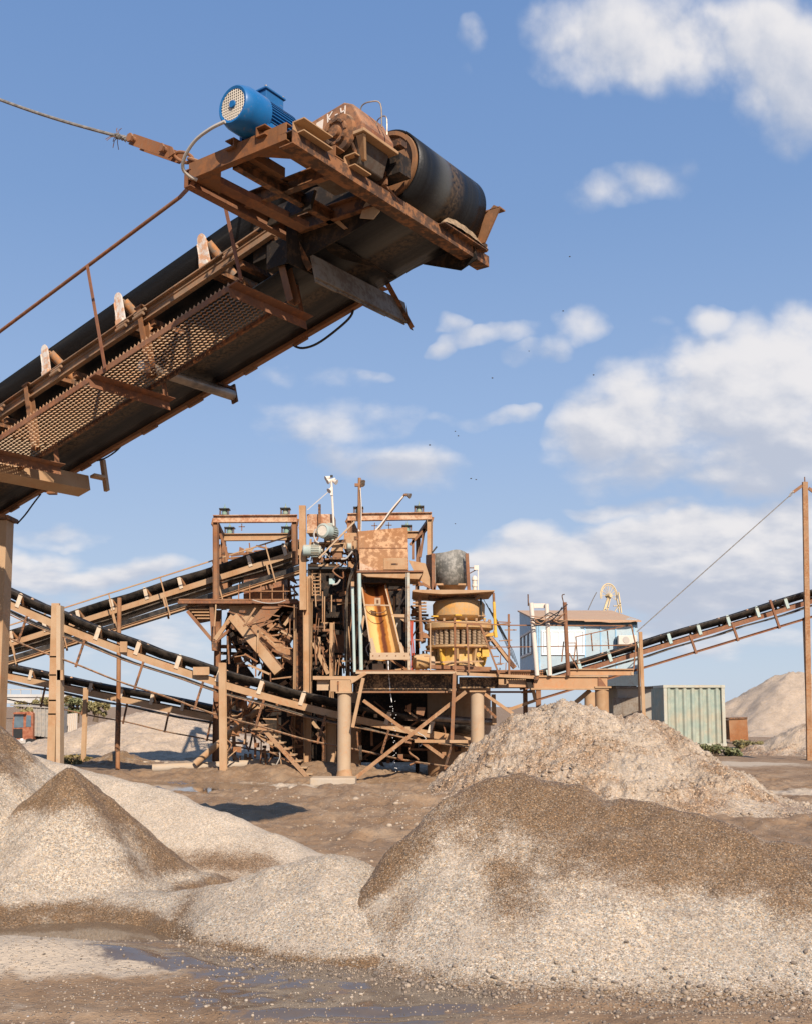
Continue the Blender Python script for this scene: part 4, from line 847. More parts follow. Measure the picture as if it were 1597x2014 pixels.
# grimy housing plates round the chute under the gearbox
def gplate(name,pts,ext,mat='grime'): 
    mb=MB(); mb.prism([g(*p) for p in pts],ext); return mb.build(name,M[mat],nc)
gplate('side_plate',[(2.4,.03,5.62),(3.85,.03,5.75),(3.85,.03,6.0),(3.1,.03,6.12),(2.4,.03,5.95)],K.V*.012)
gplate('side_plate',[(2.75,-.30,5.70),(3.45,-.42,5.66),(3.5,-.42,5.80),(3.0,-.30,5.86)],K.V*.03)
gplate('cross_plate',[(3.0,-.2,5.40),(3.0,1.0,5.40),(3.0,1.0,5.72),(3.0,-.2,5.72)],K.H*.012)
gplate('chute_plate',[(2.9,.0,5.60),(3.25,.0,5.62),(3.25,1.03,5.62),(2.9,1.03,5.60)],np.array([0,0,.01]))
gplate('cheek_plate',[(2.6,-.01,5.50),(3.1,-.01,5.50),(3.8,-.01,5.64),(3.8,-.01,5.74),(2.6,-.01,5.74)],K.V*.012)
mb=MB(); mb.prism([hv_at(px,py,-.06) for px,py in ((708,428),(714,408),(722,394),(740,400),(747,414),(734,430))],K.V*.01); mb.build('worn_plate',M['dusty_light'],nc)
mb=MB(); mb.prism([hv_at(px,py,-.03) for px,py in ((653,432),(662,427),(684,448),(676,450))],K.V*.01); mb.build('worn_plate',M['dusty'],nc)
# hose loop under the boom
pts=[(697,598),(690,622),(660,650),(625,675),(598,684),(580,680),(574,666)]
def k_at(px,py,v):
    d=ray(px,py); tt=(v-(EYE-K.O)@K.V)/(d@K.V); return EYE+d*tt
MB().tube(spline([k_at(*p,1.1) for p in pts],5),.012,7).build('hanging_hose',M['cable'],nc,smooth=True)
MB().tube(spline([k_at(*p,1.12) for p in ((248,862),(232,884),(205,902),(178,908))],4),.010,6).build('hanging_hose',M['cable'],nc,smooth=True)
MB().tube(spline([k_at(*p,1.05) for p in ((80,972),(66,990),(50,1012),(34,1030))],4),.010,6).build('hanging_hose',M['cable'],nc,smooth=True)
# support leg at the left with cap
lp=at(10,1030,12.6)
mb=MB(); x0,x1=at(-10,1030,12.6)[0],at(31,1030,12.84)[0]; z1=at(15,1022,12.6)[2]
def leg_box(xa,xb,ya,yb,za,zb): return MB().hexa([(xa,ya,za),(xb,ya,za),(xb,yb,za),(xa,yb,za)],[(xa,ya,zb),(xb,ya,zb),(xb,yb,zb),(xa,yb,zb)])
leg_box(x0,x1-.02,12.6,12.84,-.3,z1).build('support_leg',M['dusty'],nc,bevel=.008)
leg_box(x0-.5,x1+.01,12.55,12.9,z1+.002,z1+.05).build('leg_cap',M['rust_dark'],nc)
q=at(18,740,11.9); mb=MB(); mb.box(q-np.array([0,-1.6,.45]),(.055,0,0),(0,.05,0),(0,0,.6)); mb.build('far_post',M['rust_head'],nc)
# ------------------------------------------------ wire-rope stay (held by the head frame)
st=thing('wire_rope_stay','grey twisted wire rope with shackle plates, anchored to the near conveyor head','cable',hv_at(345,300,-1.15))
A=hv_at(-60,172,-1.9); B=hv_at(228,266,-1.28)
P=[A+(B-A)*k/24-np.array([0,0,.025*math.sin(math.pi*k/24)]) for k in range(25)]
MB().tube(P,.013,8).build('rope',M['rope'],st,smooth=True)
d=unit(B-A); C=hv_at(275,280,-1.2); mb=MB(); s1=unit(np.cross(d,zz)); s2=np.cross(s1,d)
for ph in (0,math.pi):
    mb.tube([B+(C-B)*k/20+.014*(s1*math.cos(k*1.3+ph)+s2*math.sin(k*1.3+ph)) for k in range(21)],.012,6)
mb.build('splice',M['rope'],st,smooth=True)
mb=MB()
for k in range(9):
    e=unit(RNG.normal(size=3)-d*.5); mb.tube([B+d*.02,B+e*.05,B+e*.09-np.array([0,0,.02])],.003,4)
mb.build('frayed_strands',M['rust_head'],st)
D_=hv_at(345,303,-1.15); sd=unit(D_-C); sw=unit(np.cross(sd,K.V)); 
for k in (-.055,.055):
    mb=MB(); mb.prism([C+K.V*k-sw*.045-sd*.05,C+K.V*k+sw*.045-sd*.03,D_+K.V*k+sw*.04,D_+K.V*k+sd*.05,D_+K.V*k-sw*.05],K.V*.012); mb.build('link_plate',M['rust'],st)
for q in (C,D_-sd*.05):
    mb=MB(); mb.cyl(q-K.V*.09,q+K.V*.09,.022,n=12); mb.cyl(q-K.V*.11,q-K.V*.09,.036,n=6); mb.build('pin',M['rust'],st)
E_=hv_at(388,312,-1.05)
def ring(c,ax1,ax2,a,bq,r):
    return MB().tube([c+ax1*a*math.cos(t)+ax2*bq*math.sin(t) for t in np.linspace(0,2*math.pi,25)],r,7)
ring(D_+sd*.10,sd,sw,.10,.035,.014).build('shackle',M['rust'],st,smooth=True)
ring(D_+sd*.26,sd,K.V,.10,.032,.014).build('shackle',M['rust'],st,smooth=True)
for dv in (-.03,.14):
    mb=MB(); mb.tube(spline([D_+sd*.33,hv_at(420,306,-.9+dv),hv_at(470,318,-.5+dv),hv_at(510,340,-.1+dv)],4),.013,7); mb.build('anchor_rod',M['conduit'],st,smooth=True)
# ================================================================== PLANT CONVEYORS
def fr_from(P0,P1):
    d=np.asarray(P1,float)-np.asarray(P0,float); L=np.linalg.norm(d); return Fr(P0,math.atan2(-d[1],d[0]),math.asin(d[2]/L)),L
def plant_conveyor(name,label,a,b,width=.75,sp=1.05,u_first=.3,depth=.17,mats=None,group=None,ext=(0,0),sag=0.,walk=None,lower=None,plate_=True,idmat='idler_tan',rail=True,bracket_h=.27,curve=None,loc=None):
    """a,b=(px,py,Y) top edge of the near side beam"""
    P0,P1=at(*a),at(*b); f,L=fr_from(P0,P1); u0,u1=-ext[0],L+ext[1]
    mt=dict(beam='dusty',belt='rubber',walk='dusty',rail='dusty'); mt.update(mats or {})
    T=thing(name,label,'conveyor',f(L/2,width/2,-.3),group)
    bend=(lambda u:0.) if curve is None else curve
    def g2(u,v,w): return f(u,v,w+bend(u))
    segs=[u0,u1] if curve is None else list(np.linspace(u0,u1,14))
    for v,s in ((0,1),(width,-1)):
        mb=MB(); pr=[(0,-depth),(.05*s,-depth),(.05*s,-depth+.014),(.012*s,-depth+.014),(.012*s,-.014),(.05*s,-.014),(.05*s,0),(0,0)]; pr=pr if s>0 else pr[::-1]
        rows=[[g2(u,v+q[0],q[1]) for q in pr] for u in segs]; n=8
        mb.add([p for r in rows for p in r],[(i*n+j,i*n+(j+1)%n,(i+1)*n+(j+1)%n,(i+1)*n+j) for i in range(len(rows)-1) for j in range(n)]+[tuple(range(n)),tuple(range((len(rows)-1)*n,len(rows)*n))])
        mb.build('side_beam',M[mt['beam']],T)
    us=np.linspace(u0,u1,max(12,int(L/.5))); pf=[(-.03,bracket_h),(.16*width,bracket_h*.55),(.33*width,.07),(.67*width,.07),(.84*width,bracket_h*.55),(width+.03,bracket_h)]
    ph=lambda u:.018*math.cos(2*math.pi*(u-u_first)/sp)
    rows=[[g2(u,v,w+ph(u)) for v,w in pf] for u in us]; n=6
    MB().add([p for r in rows for p in r],[(i*n+j,i*n+j+1,(i+1)*n+j+1,(i+1)*n+j) for i in range(len(rows)-1) for j in range(n-1)]).build('belt',M[mt['belt']],T,smooth=True,solid=.02)
    rows=[[g2(u,v,-depth-.06-.05*abs(math.sin(math.pi*u/2.4)) ) for v in (.04,width/2,width-.04)] for u in us]
    MB().add([p for r in rows for p in r],[(i*3+j,i*3+j+1,(i+1)*3+j+1,(i+1)*3+j) for i in range(len(rows)-1) for j in range(2)]).build('return_belt',M['rubber_dusty'],T,smooth=True,solid=.03)
    k=0
    u=u_first
    while u<u1-.2:
        mb=MB(); w_=.052
        pts=[g2(u-w_,-.025,-.06),g2(u+w_,-.025,-.06),g2(u+w_,-.02,bracket_h-.02)]+[g2(u+w_*math.cos(R(q)),-.02,bracket_h-.02+w_*math.sin(R(q))) for q in (35,70,110,145)]+[g2(u-w_,-.02,bracket_h-.02)]
        mb.prism(pts,f.V*.012); mb.prism([g2(u-w_,-.02,0),g2(u-w_,-.02,bracket_h),g2(u-w_,.07,bracket_h*.6),g2(u-w_,.07,0)],f.U*.008); o=mb.build('idler_bracket',M[idmat],T)
        mb=MB()
        for A,B in (((.02,bracket_h-.03),(.32*width,.03)),((.34*width,.02),(.66*width,.02)),((.68*width,.03),(width-.02,bracket_h-.03))): mb.cyl(g2(u+.03,*A),g2(u+.03,*B),.045,n=8)
        mb.build('roller',M['roller'],o,smooth=True)
        mb=MB(); fbox(f,mb,u-.03,u+.03,.0,width,-.03+bend(u),-.002+bend(u)); mb.prism([g2(u-.04,width+.02,-.02),g2(u+.04,width+.02,-.02),g2(u+.03,width+.02,bracket_h),g2(u-.03,width+.02,bracket_h)],f.V*.01); mb.build('cross_bar',M['rust_dark'],o)
        u+=sp; k+=1
    if walk:
        wv,ww,hh,step,start=walk   # outer offset, drop, rail height, post step, first post
        mb=MB(); mb.sweep(prof_C(.05,.075,.008),f(u0,-wv,-ww),f(u1,-wv,-ww),-f.V,f.N); mb.build('walkway_beam',M[mt['walk']],T)
        mb=MB(); plate_ and fbox(f,mb,u0,u1,-wv+.03,.10,-ww+.02,-ww+.035); plate_ and fbox(f,mb,u0,u1,-wv+.12,-wv+.15,-ww+.04,-ww+.20); plate_ and mb.build('walkway_plate',M['rubber'],T)
        if rail:
            u=start
            while u<u1:
                mb=MB(); mb.sweep(prof_L(.035,.035,.006),f(u,-wv-.04,-ww-.10),f(u,-wv-.04,-ww+hh),f.U,f.V); mb.build('rail_post',M[mt['rail']],T)
                mb=MB(); mb.sweep(prof_box(.05,.03),f(u-.22,-.03,-depth+.03),f(u-.22,-.03,-ww-.08),f.U,f.V); mb.build('drop_post',M[mt['beam']],T)
                u+=step
            mb=MB(); mb.sweep(prof_L(.035,.035,.006),f(u0,-wv-.04,-ww+hh),f(u1,-wv-.04,-ww+hh),f.V,f.N); mb.build('hand_rail',M[mt['rail']],T)
    if lower:
        for dw,th_,hs,h0 in lower:
            rows=[g2(u,-.10,-dw-.03*math.sin(u*1.7)*math.sin(u*.9)) for u in np.linspace(u0,u1,50)]
            mb=MB(); mb.tube(rows,th_,5); mb.build('lower_rail',M['rust_dark'],T)
            u=h0
            while u<u1 and hs:
                mb=MB(); mb.sweep(prof_box(.055,.03),g2(u,-.10,-depth+.02),g2(u,-.10,-dw-.05),f.U,f.V); mb.build('hanger',M['rust_dark'],T); u+=hs
    return T,f,L
GC='belt conveyors feeding the plant'
C1,f1,L1=plant_conveyor('belt_conveyor','brown conveyor with handrail climbing right to the two pale motors on the tower',(-10,1270,30.5),(592,1079,29.2),.8,1.04,.55,.16,group=GC,walk=(.45,.70,1.02,1.55,.75),ext=(3,0))
C3,f3,L3=plant_conveyor('belt_conveyor','dusty conveyor sloping down right past the leaning box post, tail under the platform',(-6,1176,26.2),(926,1462,26.0),.75,1.06,.55,.17,group=GC,ext=(3,0),curve=lambda u:.020*(u-5.8)**2*.55-.32 if u>-5 else .020*(u-5.8)**2*.55-.32,lower=[(.28,.016,0,0),(.80,.024,1.55,.9)],idmat='idler_tan')
C4,f4,L4=plant_conveyor('belt_conveyor','small lower left conveyor running in front of the far pale gravel heap',(-20,1318,33.5),(470,1417,32.6),.7,1.0,.35,.19,group=GC,ext=(3,1.5),lower=[(.75,.022,1.35,.6)],bracket_h=.26)
C5,f5,L5=plant_conveyor('belt_conveyor','right-hand conveyor climbing past the blue cabin to the tall mast',(1060,1340,33.5),(1600,1178,34.5),.8,1.03,.35,.14,mats=dict(beam='rust_mid',walk='rust_mid',rail='rust_mid'),group=GC,ext=(.5,5),idmat='teal',walk=(.35,.52,.85,1.45,5.1),rail=False,plate_=False)
for u in np.arange(5.0,L5+4,1.45):
    mb=MB(); mb.sweep(prof_C(.07,.06,.008),f5(u,-.38,.05+.33*(int(u*2)%2)),f5(u+.02,-.38,-.58),f5.U,f5.V); mb.build('rail_post',M['rust_mid'],C5)
def vpost(parent,name,mat,px0,py0,px1,py1,wpx,Y,z=None,kind='box',dep=None,bevel=0):
    """upright from a sight point at its top down to the ground (or to py1)"""
    p0=at(px0,py0,Y); p1=at(px1,py1,Y) if z is None else None
    if z is not None: p1=at(px1,py1,Y); k=(z-p0[2])/(p1[2]-p0[2]); p1=p0+(p1-p0)*k
    w=wpx*mpp(Y); dep=dep or w
    if kind=='tube': return MB().cyl(p0,p1,w/2,n=20).build(name,mat,parent,smooth=True)
    pr={'box':prof_box(w,dep),'I':prof_I(dep,w,.015),'C':prof_C(w,dep,.014)}[kind]
    mb=MB(); mb.sweep(pr,p0,p1,np.array([1.,0,0]),np.array([0,1.,0])); return mb.build(name,mat,parent,bevel=bevel)
# supports of the left conveyors
vpost(C3,'support_leg',M['dusty'],110,1187,101,1500,15,26.0,-.3,'box',.10); 
mb=MB(); p0,p1=at(119,1192,26.05),at(118,1500,26.05); p1=p0+(p1-p0)*((-.3-p0[2])/(p1[2]-p0[2])); mb.sweep(prof_box(.10,.30),p0,p1,np.array([1.,0,0]),np.array([0,1.,0])); mb.build('support_leg',M['dusty_light'],C3)
for y in (1292,1328,1378,1405): pbox(C3,'stiffener',M['dusty'],93+(1420-y)*.03,y-1.5,118,y+1.5,25.95,.02)
pbox(C3,'bracket',M['dusty'],112,1318,124,1338,25.9,.1)
vpost(C1,'support_leg',M['rust_orange'],235,1176,232,1500,8.5,29.2,-.3,'tube')
mb=MB(); c=at(233,1405,29.2); mb.cyl(c+np.array([0,0,.3]),c-np.array([0,0,1.0]),.072,n=20); mb.build('sleeve',M['rust_dark'],C1,smooth=True)
vpost(C4,'support_leg',M['dusty'],169,1353,164,1500,9,32.5,-.3,'I',.12)
vpost(C3,'support_leg',M['dusty'],438,1304,440,1525,13,25.7,-.3,'C',.18)
mb=MB(); q=ground(440,1528); mb.box(q+np.array([0,.05,.0]),(.22,0,0),(0,.2,0),(0,0,.04)); mb.build('foot_block',M['concrete'],C3,bevel=.02)
pbox(C3,'splice_plate',M['dusty'],236,1262,250,1283,25.95,.05); pbox(C3,'splice_plate',M['dusty'],380,1312,412,1328,25.95,.03)
# right conveyor supports and mast
vpost(C5,'support_leg',M['dusty'],1259,1243,1266,1415,6.5,33.0,-.3,'box',.08); vpost(C5,'support_leg',M['dusty'],1255,1275,1258,1415,4,33.3,-.3,'box',.06)
ma=thing('steel_mast','tall rusty steel mast at the right edge with a cable lug near its top','mast',ground(1592,1460))
vpost(ma,'mast_post',M['rust_mix'],1583,948,1591,1440,10,34,-.3,'box',.10)
vpost(ma,'lower_post',M['dusty'],1584,1215,1592,1440,9,34.3,-.3,'box',.12)
ptube(ma,'spike',M['rust_dark'],[(1583,949),(1582.5,938)],34,.02)
pm(ma,'cable_lug',M['rust'],1578,955,1560,968,6,34,.05); pm(ma,'cable_lug',M['rust'],1590,960,1601,968,6,34,.05)
wr=thing('stay_cable','thin dark stay cable slanting from the mast top down to the right conveyor','cable',at(1400,1110,33.7)); 
ptube(wr,'wire',M['rope'],[(1559,968,33.95),(1552,976,33.95),(1252,1243,33.2)],33.7,.016,6,1)
ptube(wr,'loop',M['rope'],[(1561,966),(1556,968),(1551,977),(1557,974),(1561,966)],33.95,.012,5,3)

# ================================================================== SCREENING TOWER
tw=thing('screening_tower','cluttered rusty screening tower with two gantries and spring units left of the cone crusher','processing plant',ground(600,1525))
YT=29.5
def gantry_beam(x0,y0,x1,y1,w,Y,mat='rust_pale'): 
    pm(tw,'gantry_beam',M[mat],x0,y0,x1,y1,w,Y,.16,kind='I')
M['rust_pale']=metal('pale_peeling_rusty_steel',(.56,.40,.28),(.42,.22,.12),rust=(.20,.07,.03),rustamt=.42,dust=.35,topdust=.3)
gantry_beam(420,1021,585,1020,15,28.2); gantry_beam(436,1057,572,1056,14,31.2,'dusty'); gantry_beam(684,1017.5,849,1015,15,28.2); gantry_beam(700,1053,826,1052,14,31.2,'dusty')
for x,y0,y1,w,Y,mt in ((425,1028,1188,11,28.2,'rust'),(580,1028,1110,11,28.2,'rust'),(688,1025,1128,10,28.2,'rust'),(845,1023,1110,11,28.2,'dusty'),(440,1063,1200,9,31.2,'rust'),(566,1063,1190,9,31.2,'rust'),(702,1060,1130,9,31.2,'rust'),(822,1058,1120,9,31.2,'rust')):
    pm(tw,'gantry_post',M[mt],x,y0,x+(1 if x<700 else 0),y1,w,Y,.16,kind='I')
for xa,ya,xb,yb in ((422,1026,437,1056),(583,1026,570,1056),(687,1024,701,1052),(847,1022,825,1052)):
    pm(tw,'gantry_tie',M['rust_dark'],xa,ya,xb,yb,12,28.2,.14,31.2)
for xa,ya,xb,yb in ((430,1036,450,1100),(590,1036,600,1085),(806,1072,842,1033),(834,1040,826,1096),(812,1060,812,1100),(790,1064,800,1045)):
    pm(tw,'gantry_brace',M['rust'],xa,ya,xb,yb,5,28.5,.08)
def spring_unit(x,y,Y):
    s=mpp(Y); c=at(x,y,Y)
    mb=MB(); mb.box(c+np.array([0,.12,0]),(9.5*s,0,0),(0,.13,0),(0,0,1.2*s)); mb.box(c+np.array([0,.12,13*s]),(10*s,0,0),(0,.14,0),(0,0,1*s)); o=mb.build('spring_unit',M['black'],tw)
    mb=MB()
    for dx in (-8,8):
        for k in range(5): mb.lathe([(1.9*s,0),(2.3*s,.6*s),(1.9*s,1.2*s)],c+np.array([dx*s,.04,(1.5+k*2.2)*s]),n=10)
    mb.build('coil_spring',M['rust_dark'],o)
    mb=MB(); mb.cyl(c+np.array([0,.12,-2*s]),c+np.array([0,.12,12*s]),6*s,5*s,n=12); mb.cyl(c+np.array([0,.12,13*s]),c+np.array([0,.12,18*s]),4*s,2.2*s,n=10); mb.cyl(c+np.array([0,.12,18*s]),c+np.array([0,.12,24*s]),1.1*s,.4*s,n=8); mb.build('spring_cap',M['green_cap'],o,smooth=True)
M['green_cap']=metal('faded_green_casting',(.16,.27,.22),(.22,.33,.27),rustamt=.2,dust=.25)
for x,y in ((441,1013),(561,1012),(705,1010),(824,1008)): spring_unit(x,y,28.2)
for x,y in ((451,1050),(563,1049),(800,1046)): spring_unit(x,y,31.2)
for x,y in ((476,1030),(737,1028),(765,1027)):
    pm(tw,'hook_rod',M['rust_dark'],x,y,x,y+14,1.6,29); pm(tw,'hook_rod',M['rust_dark'],x-6,y+6,x+6,y+6,1.6,29)
# main posts
pm(tw,'main_post',M['dusty'],595.5,995,597,1200,13,26.8,.16); 
p0,p1=at(604,1134,26.9),at(606.5,1516,26.9); 
member(tw,'main_post',M['dusty'],p0,np.array([p1[0],p1[1],-.2]),(0,1,0),prof_I(.2,14*mpp(27),.016))
member(tw,'main_post',M['rust_dark'],at(588,1190,27.6),np.array([at(588,1500,27.6)[0],27.6,-.2]),(0,1,0),prof_box(.3,20*mpp(27)))
for x,y0,w,Y,mt in ((430,1200,12,28.6,'rust'),(452,1205,8,30,'rust_dark'),(560,1190,10,30.5,'rust_dark'),(613,1180,5,27.2,'dusty'),(654,1225,9,27.5,'dusty'),(686,1120,8,27.8,'rust_dark'),(652,1378,21,26.9,'dusty'),(582,1190,5,27.4,'dusty'),(700,1060,7,28.4,'dusty'),(820,1130,8,29,'rust_dark'),(640,1130,7,30,'rust_dark'),(670,1240,8,29.5,'rust_dark')):
    p=at(x,y0,Y); member(tw,'post',M[mt],p,np.array([p[0],Y,-.2]),(0,1,0),prof_I(.16,w*mpp(Y),.014))
# top boxes and panels
pbox(tw,'top_panel',M['rust_pale'],604,1011,657,1046,28.6,.9,bevel=.01); pm(tw,'panel_rib',M['rust_dark'],629,992,629,1046,5,28.5,.06); pm(tw,'panel_rib',M['dusty'],604,1047,656,1047,4,28.45,.1)
pbox(tw,'side_box',M['dusty'],677,1048,702,1080,27.6,.8,bevel=.01)
for pts,mt,Y,dp in (
  ([(480,1127),(557,1122),(557,1178),(480,1178)],'rust_red',29.6,1.2),([(421,1146),(448,1138),(448,1178),(421,1178)],'rust_orange',29.6,.8),
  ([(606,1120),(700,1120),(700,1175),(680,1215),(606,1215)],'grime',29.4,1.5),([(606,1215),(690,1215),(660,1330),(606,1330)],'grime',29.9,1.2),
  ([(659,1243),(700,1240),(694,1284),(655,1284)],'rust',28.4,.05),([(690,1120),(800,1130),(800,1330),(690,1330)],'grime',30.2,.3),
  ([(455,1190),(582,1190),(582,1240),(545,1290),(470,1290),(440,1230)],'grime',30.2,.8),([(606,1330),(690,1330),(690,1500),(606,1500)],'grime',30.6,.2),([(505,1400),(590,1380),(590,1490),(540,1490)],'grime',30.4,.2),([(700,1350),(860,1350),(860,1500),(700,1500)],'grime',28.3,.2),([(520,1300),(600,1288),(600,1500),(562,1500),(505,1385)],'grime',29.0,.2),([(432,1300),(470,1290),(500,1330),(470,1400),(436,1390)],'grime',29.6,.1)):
    plate(tw,'screen_box' if mt!='grime' else 'inner_plate',M[mt],pts,Y,dp)  # the black plates are sheets of painted shade for the tower's interior
# deck and sloped hoppers on the left
pbox(tw,'deck_beam',M['rust_mid'],350,1182,585,1187,28.0,.25); pbox(tw,'deck_plate',M['rust'],352,1178,585,1181.4,28.1,2.5)
for k in range(6): pm(tw,'deck_rail_post',M['rust_orange'],470+22*k,1150,470+22*k,1181,1.8,28.05)
pm(tw,'deck_rail',M['rust_orange'],470,1163,582,1163,1.8,28.02); ptube(tw,'loose_cable',M['conduit'],[(497,1180),(520,1186),(545,1186),(562,1181)],27.9,.012)
plate(tw,'bin_side',M['rust_dark'],[(366,1195),(415,1190),(415,1216),(385,1222)],28.3,.7)
for y in (1197,1203,1209,1215): pbox(tw,'plank',M['dusty'],372+(y-1197)*.9,y,414,y+2.5,28.2,.08)
pm(tw,'knee_brace',M['rust'],369,1202,420,1262,6,28.1); pm(tw,'knee_brace',M['dusty'],458,1211,424,1258,8,28.1); pm(tw,'knee_brace',M['rust'],452,1240,424,1262,6,28.1); pm(tw,'bracket_post',M['rust'],417,1186,422,1280,8,28.2,.14)
pbox(tw,'corner_block',M['rust_dark'],417,1262,427,1280,27.9,.2)
plate(tw,'hopper_side',M['dusty'],[(450,1192),(520,1190),(540,1205),(520,1236),(500,1236),(455,1212)],28.4,.06)
plate(tw,'hopper_side',M['rust'],[(520,1190),(560,1188),(512,1235),(486,1232)],28.1,.05)
for k,(xa,ya,xb,yb,w,mt) in enumerate(((461,1214,550,1322,19,'dusty'),(497,1236,583,1300,20,'rust_mix'))):
    pm(tw,'sloped_chute',M[mt],xa,ya,xb,yb,w,27.7+.3*k,.45)
    d_=unit(np.array([xb-xa,yb-ya])); nx,ny=-d_[1]*w*.5,d_[0]*w*.5
    pm(tw,'chute_edge',M['rust'],xa+nx,ya+ny,xb+nx,yb+ny,4,27.66+.3*k,.3); pm(tw,'chute_edge',M['rust_dark'],xa-nx,ya-ny,xb-nx,yb-ny,4,27.66+.3*k,.3)
for x0,y0,x1,y1,w,mt,Y in ((435,1272,532,1274,7,'rust_dark',28.6),(432,1285,530,1288,6,'grime',28.7),(455,1245,470,1275,8,'grime',28.6),(500,1288,506,1308,16,'grime',28.6),(560,1240,560,1300,5,'rust',28.2),(545,1230,590,1262,6,'rust',28.2),(590,1190,560,1230,6,'dusty',28.2),(617,1265,646,1326,7,'dusty',27.4),(617,1180,690,1182,5,'rust_dark',27.6),(610,1240,660,1240,5,'rust',28),(610,1290,700,1292,5,'rust_dark',28),(655,1300,702,1301,4,'dusty',27.6),(560,1330,640,1420,7,'rust_dark',29),(480,1400,580,1330,8,'dusty',29),(455,1420,520,1380,9,'rust',29.2),(470,1440,560,1440,6,'rust_dark',29.2),(430,1400,500,1420,7,'dusty',28.8),(440,1460,470,1500,7,'dusty',28.8),(500,1440,590,1500,6,'dusty',29),(535,1400,535,1500,7,'rust_dark',29.3),(460,1440,462,1500,6,'rust',29),(610,1460,652,1420,7,'rust_dark',28.4),(615,1420,655,1470,6,'dusty',28),(612,1395,662,1398,7,'rust',28),(612,1500,665,1502,6,'dusty',28),(700,1420,800,1455,6,'dusty',28.5),(700,1470,840,1470,7,'rust_dark',28.5),(705,1500,780,1440,6,'rust',28.2),(720,1490,850,1495,5,'dusty',28.6),(800,1400,870,1440,6,'rust_dark',29),(740,1370,840,1372,8,'dusty',29.2)):
    pm(tw,'cross_member',M[mt],x0,y0,x1,y1,w,Y,.10,kind='L' if w<6 else 'C')
# drive platform with the two motors, reached by a ladder
pbox(tw,'drive_beam',M['dusty'],606,1109,668,1114,26.9,.2); pbox(tw,'drive_beam',M['black'],606,1115,690,1119,26.85,.9)
pbox(tw,'drive_shelf',M['dusty'],612,1066,676,1069.5,26.9,.6); pbox(tw,'drive_shelf',M['rust'],640,1098,680,1101,26.9,.5)
def small_motor(c,ax,r,l,mat):
    ax=unit(ax); mb=MB(); mb.lathe([(.3*r,l*.55),(.35*r,l*.48),(.85*r,l*.46),(.9*r,l*.40),(.9*r,-.1*l),(.3*r,-.1*l)],c,ax,24); o=mb.build('electric_motor',M[mat],tw,smooth=True)
    mb=MB(); mb.lathe([(.72*r,-.42*l),(.98*r,-.38*l),(1.02*r,-.30*l),(1.02*r,-.02*l),(.9*r,-.02*l),(.9*r,-.36*l),(.72*r,-.39*l)],c,ax,28,close=False); mb.build('fan_cover',M[mat],o,smooth=True)
    mb=MB(); mb.lathe([(0,-.40*l),(.75*r,-.40*l)],c,ax,24,close=False); mb.build('fan_grille',M['cream'],o)
    x=unit(np.cross(ax,[0,0,1.])); y=np.cross(ax,x); mb=MB()
    for k in range(22):
        a=2*math.pi*k/22; e=x*math.cos(a)+y*math.sin(a); n_=-x*math.sin(a)+y*math.cos(a); mb.box(c+ax*.18*l+e*.95*r,e*.09*r,ax*.2*l,n_*.03*r)
    mb.build('cooling_fins',M[mat],o); mb=MB(); mb.box(c+ax*.2*l+np.array([0,0,1.05*r]),(.35*r,0,0),(0,.3*r,0),(0,0,.18*r)); mb.build('terminal_box',M[mat],o)
    mb=MB(); mb.box(c+ax*.15*l-np.array([0,0,1.03*r]),(.6*r,0,0),(0,.3*r,0),(0,0,.08*r)); mb.build('foot',M[mat],o)
small_motor(at(645,1046,26.7),(.45,.88,0),15*mpp(26.7),.62,'teal_motor'); small_motor(at(613,1083,26.6),(1,.05,0),11.5*mpp(26.6),.52,'teal_motor')
pbox(tw,'reducer',M['rust'],654,1072,673,1098,26.8,.4,bevel=.02); plate(tw,'reducer_top',M['dusty'],[(651,1084),(676,1084),(670,1068),(657,1068)],26.75,.45); pbox(tw,'reducer_foot',M['rust_dark'],650,1096,678,1100,26.7,.5)
for x,y in ((640,1060),(652,1060),(618,1098),(628,1098),(636,1075),(683,1082)): pbox(tw,'bracket',M['rust_dark'],x-2,y-2,x+2,y+8,26.85,.2)
M['pulley']=M['teal_motor']; mb=MB(); c=at(683,1075,26.7); mb.lathe([(0,0),(.09,0),(.1,.02),(.1,.1),(0,.1)],c,(1,.2,0),20); mb.build('pulley',M['teal_motor'],tw,smooth=True)
for i,pts in enumerate(([(622,1040),(618,1052),(622,1064),(628,1068)],[(690,1083),(702,1086),(706,1100),(690,1130),(684,1170),(683,1230),(681,1320)],[(684,1085),(700,1082),(703,1105),(686,1150),(680,1200),(679,1300)],[(672,1100),(682,1098),(689,1090),(694,1084)],[(655,1150),(664,1148),(670,1140)])):
    ptube(tw,'cable',M['conduit'] if i in(0,3,4) else M['rubber_dusty'],pts,26.5-.05*i,.022,6)
pbox(tw,'junction_box',M['teal'],648,1138,659,1149,26.9,.12)
for x in (615,631): pm(tw,'ladder_rail',M['dusty'],x,1122,x,1172,2.2,27,.03)
for k in range(7): pm(tw,'ladder_rung',M['dusty'],615,1128+k*7,631,1128+k*7,1.8,27,.03)
for k in range(9): pbox(tw,'louvre',M['dusty'],812-.5*k,1172+k*6,838,1175+k*6,28.6,.12)
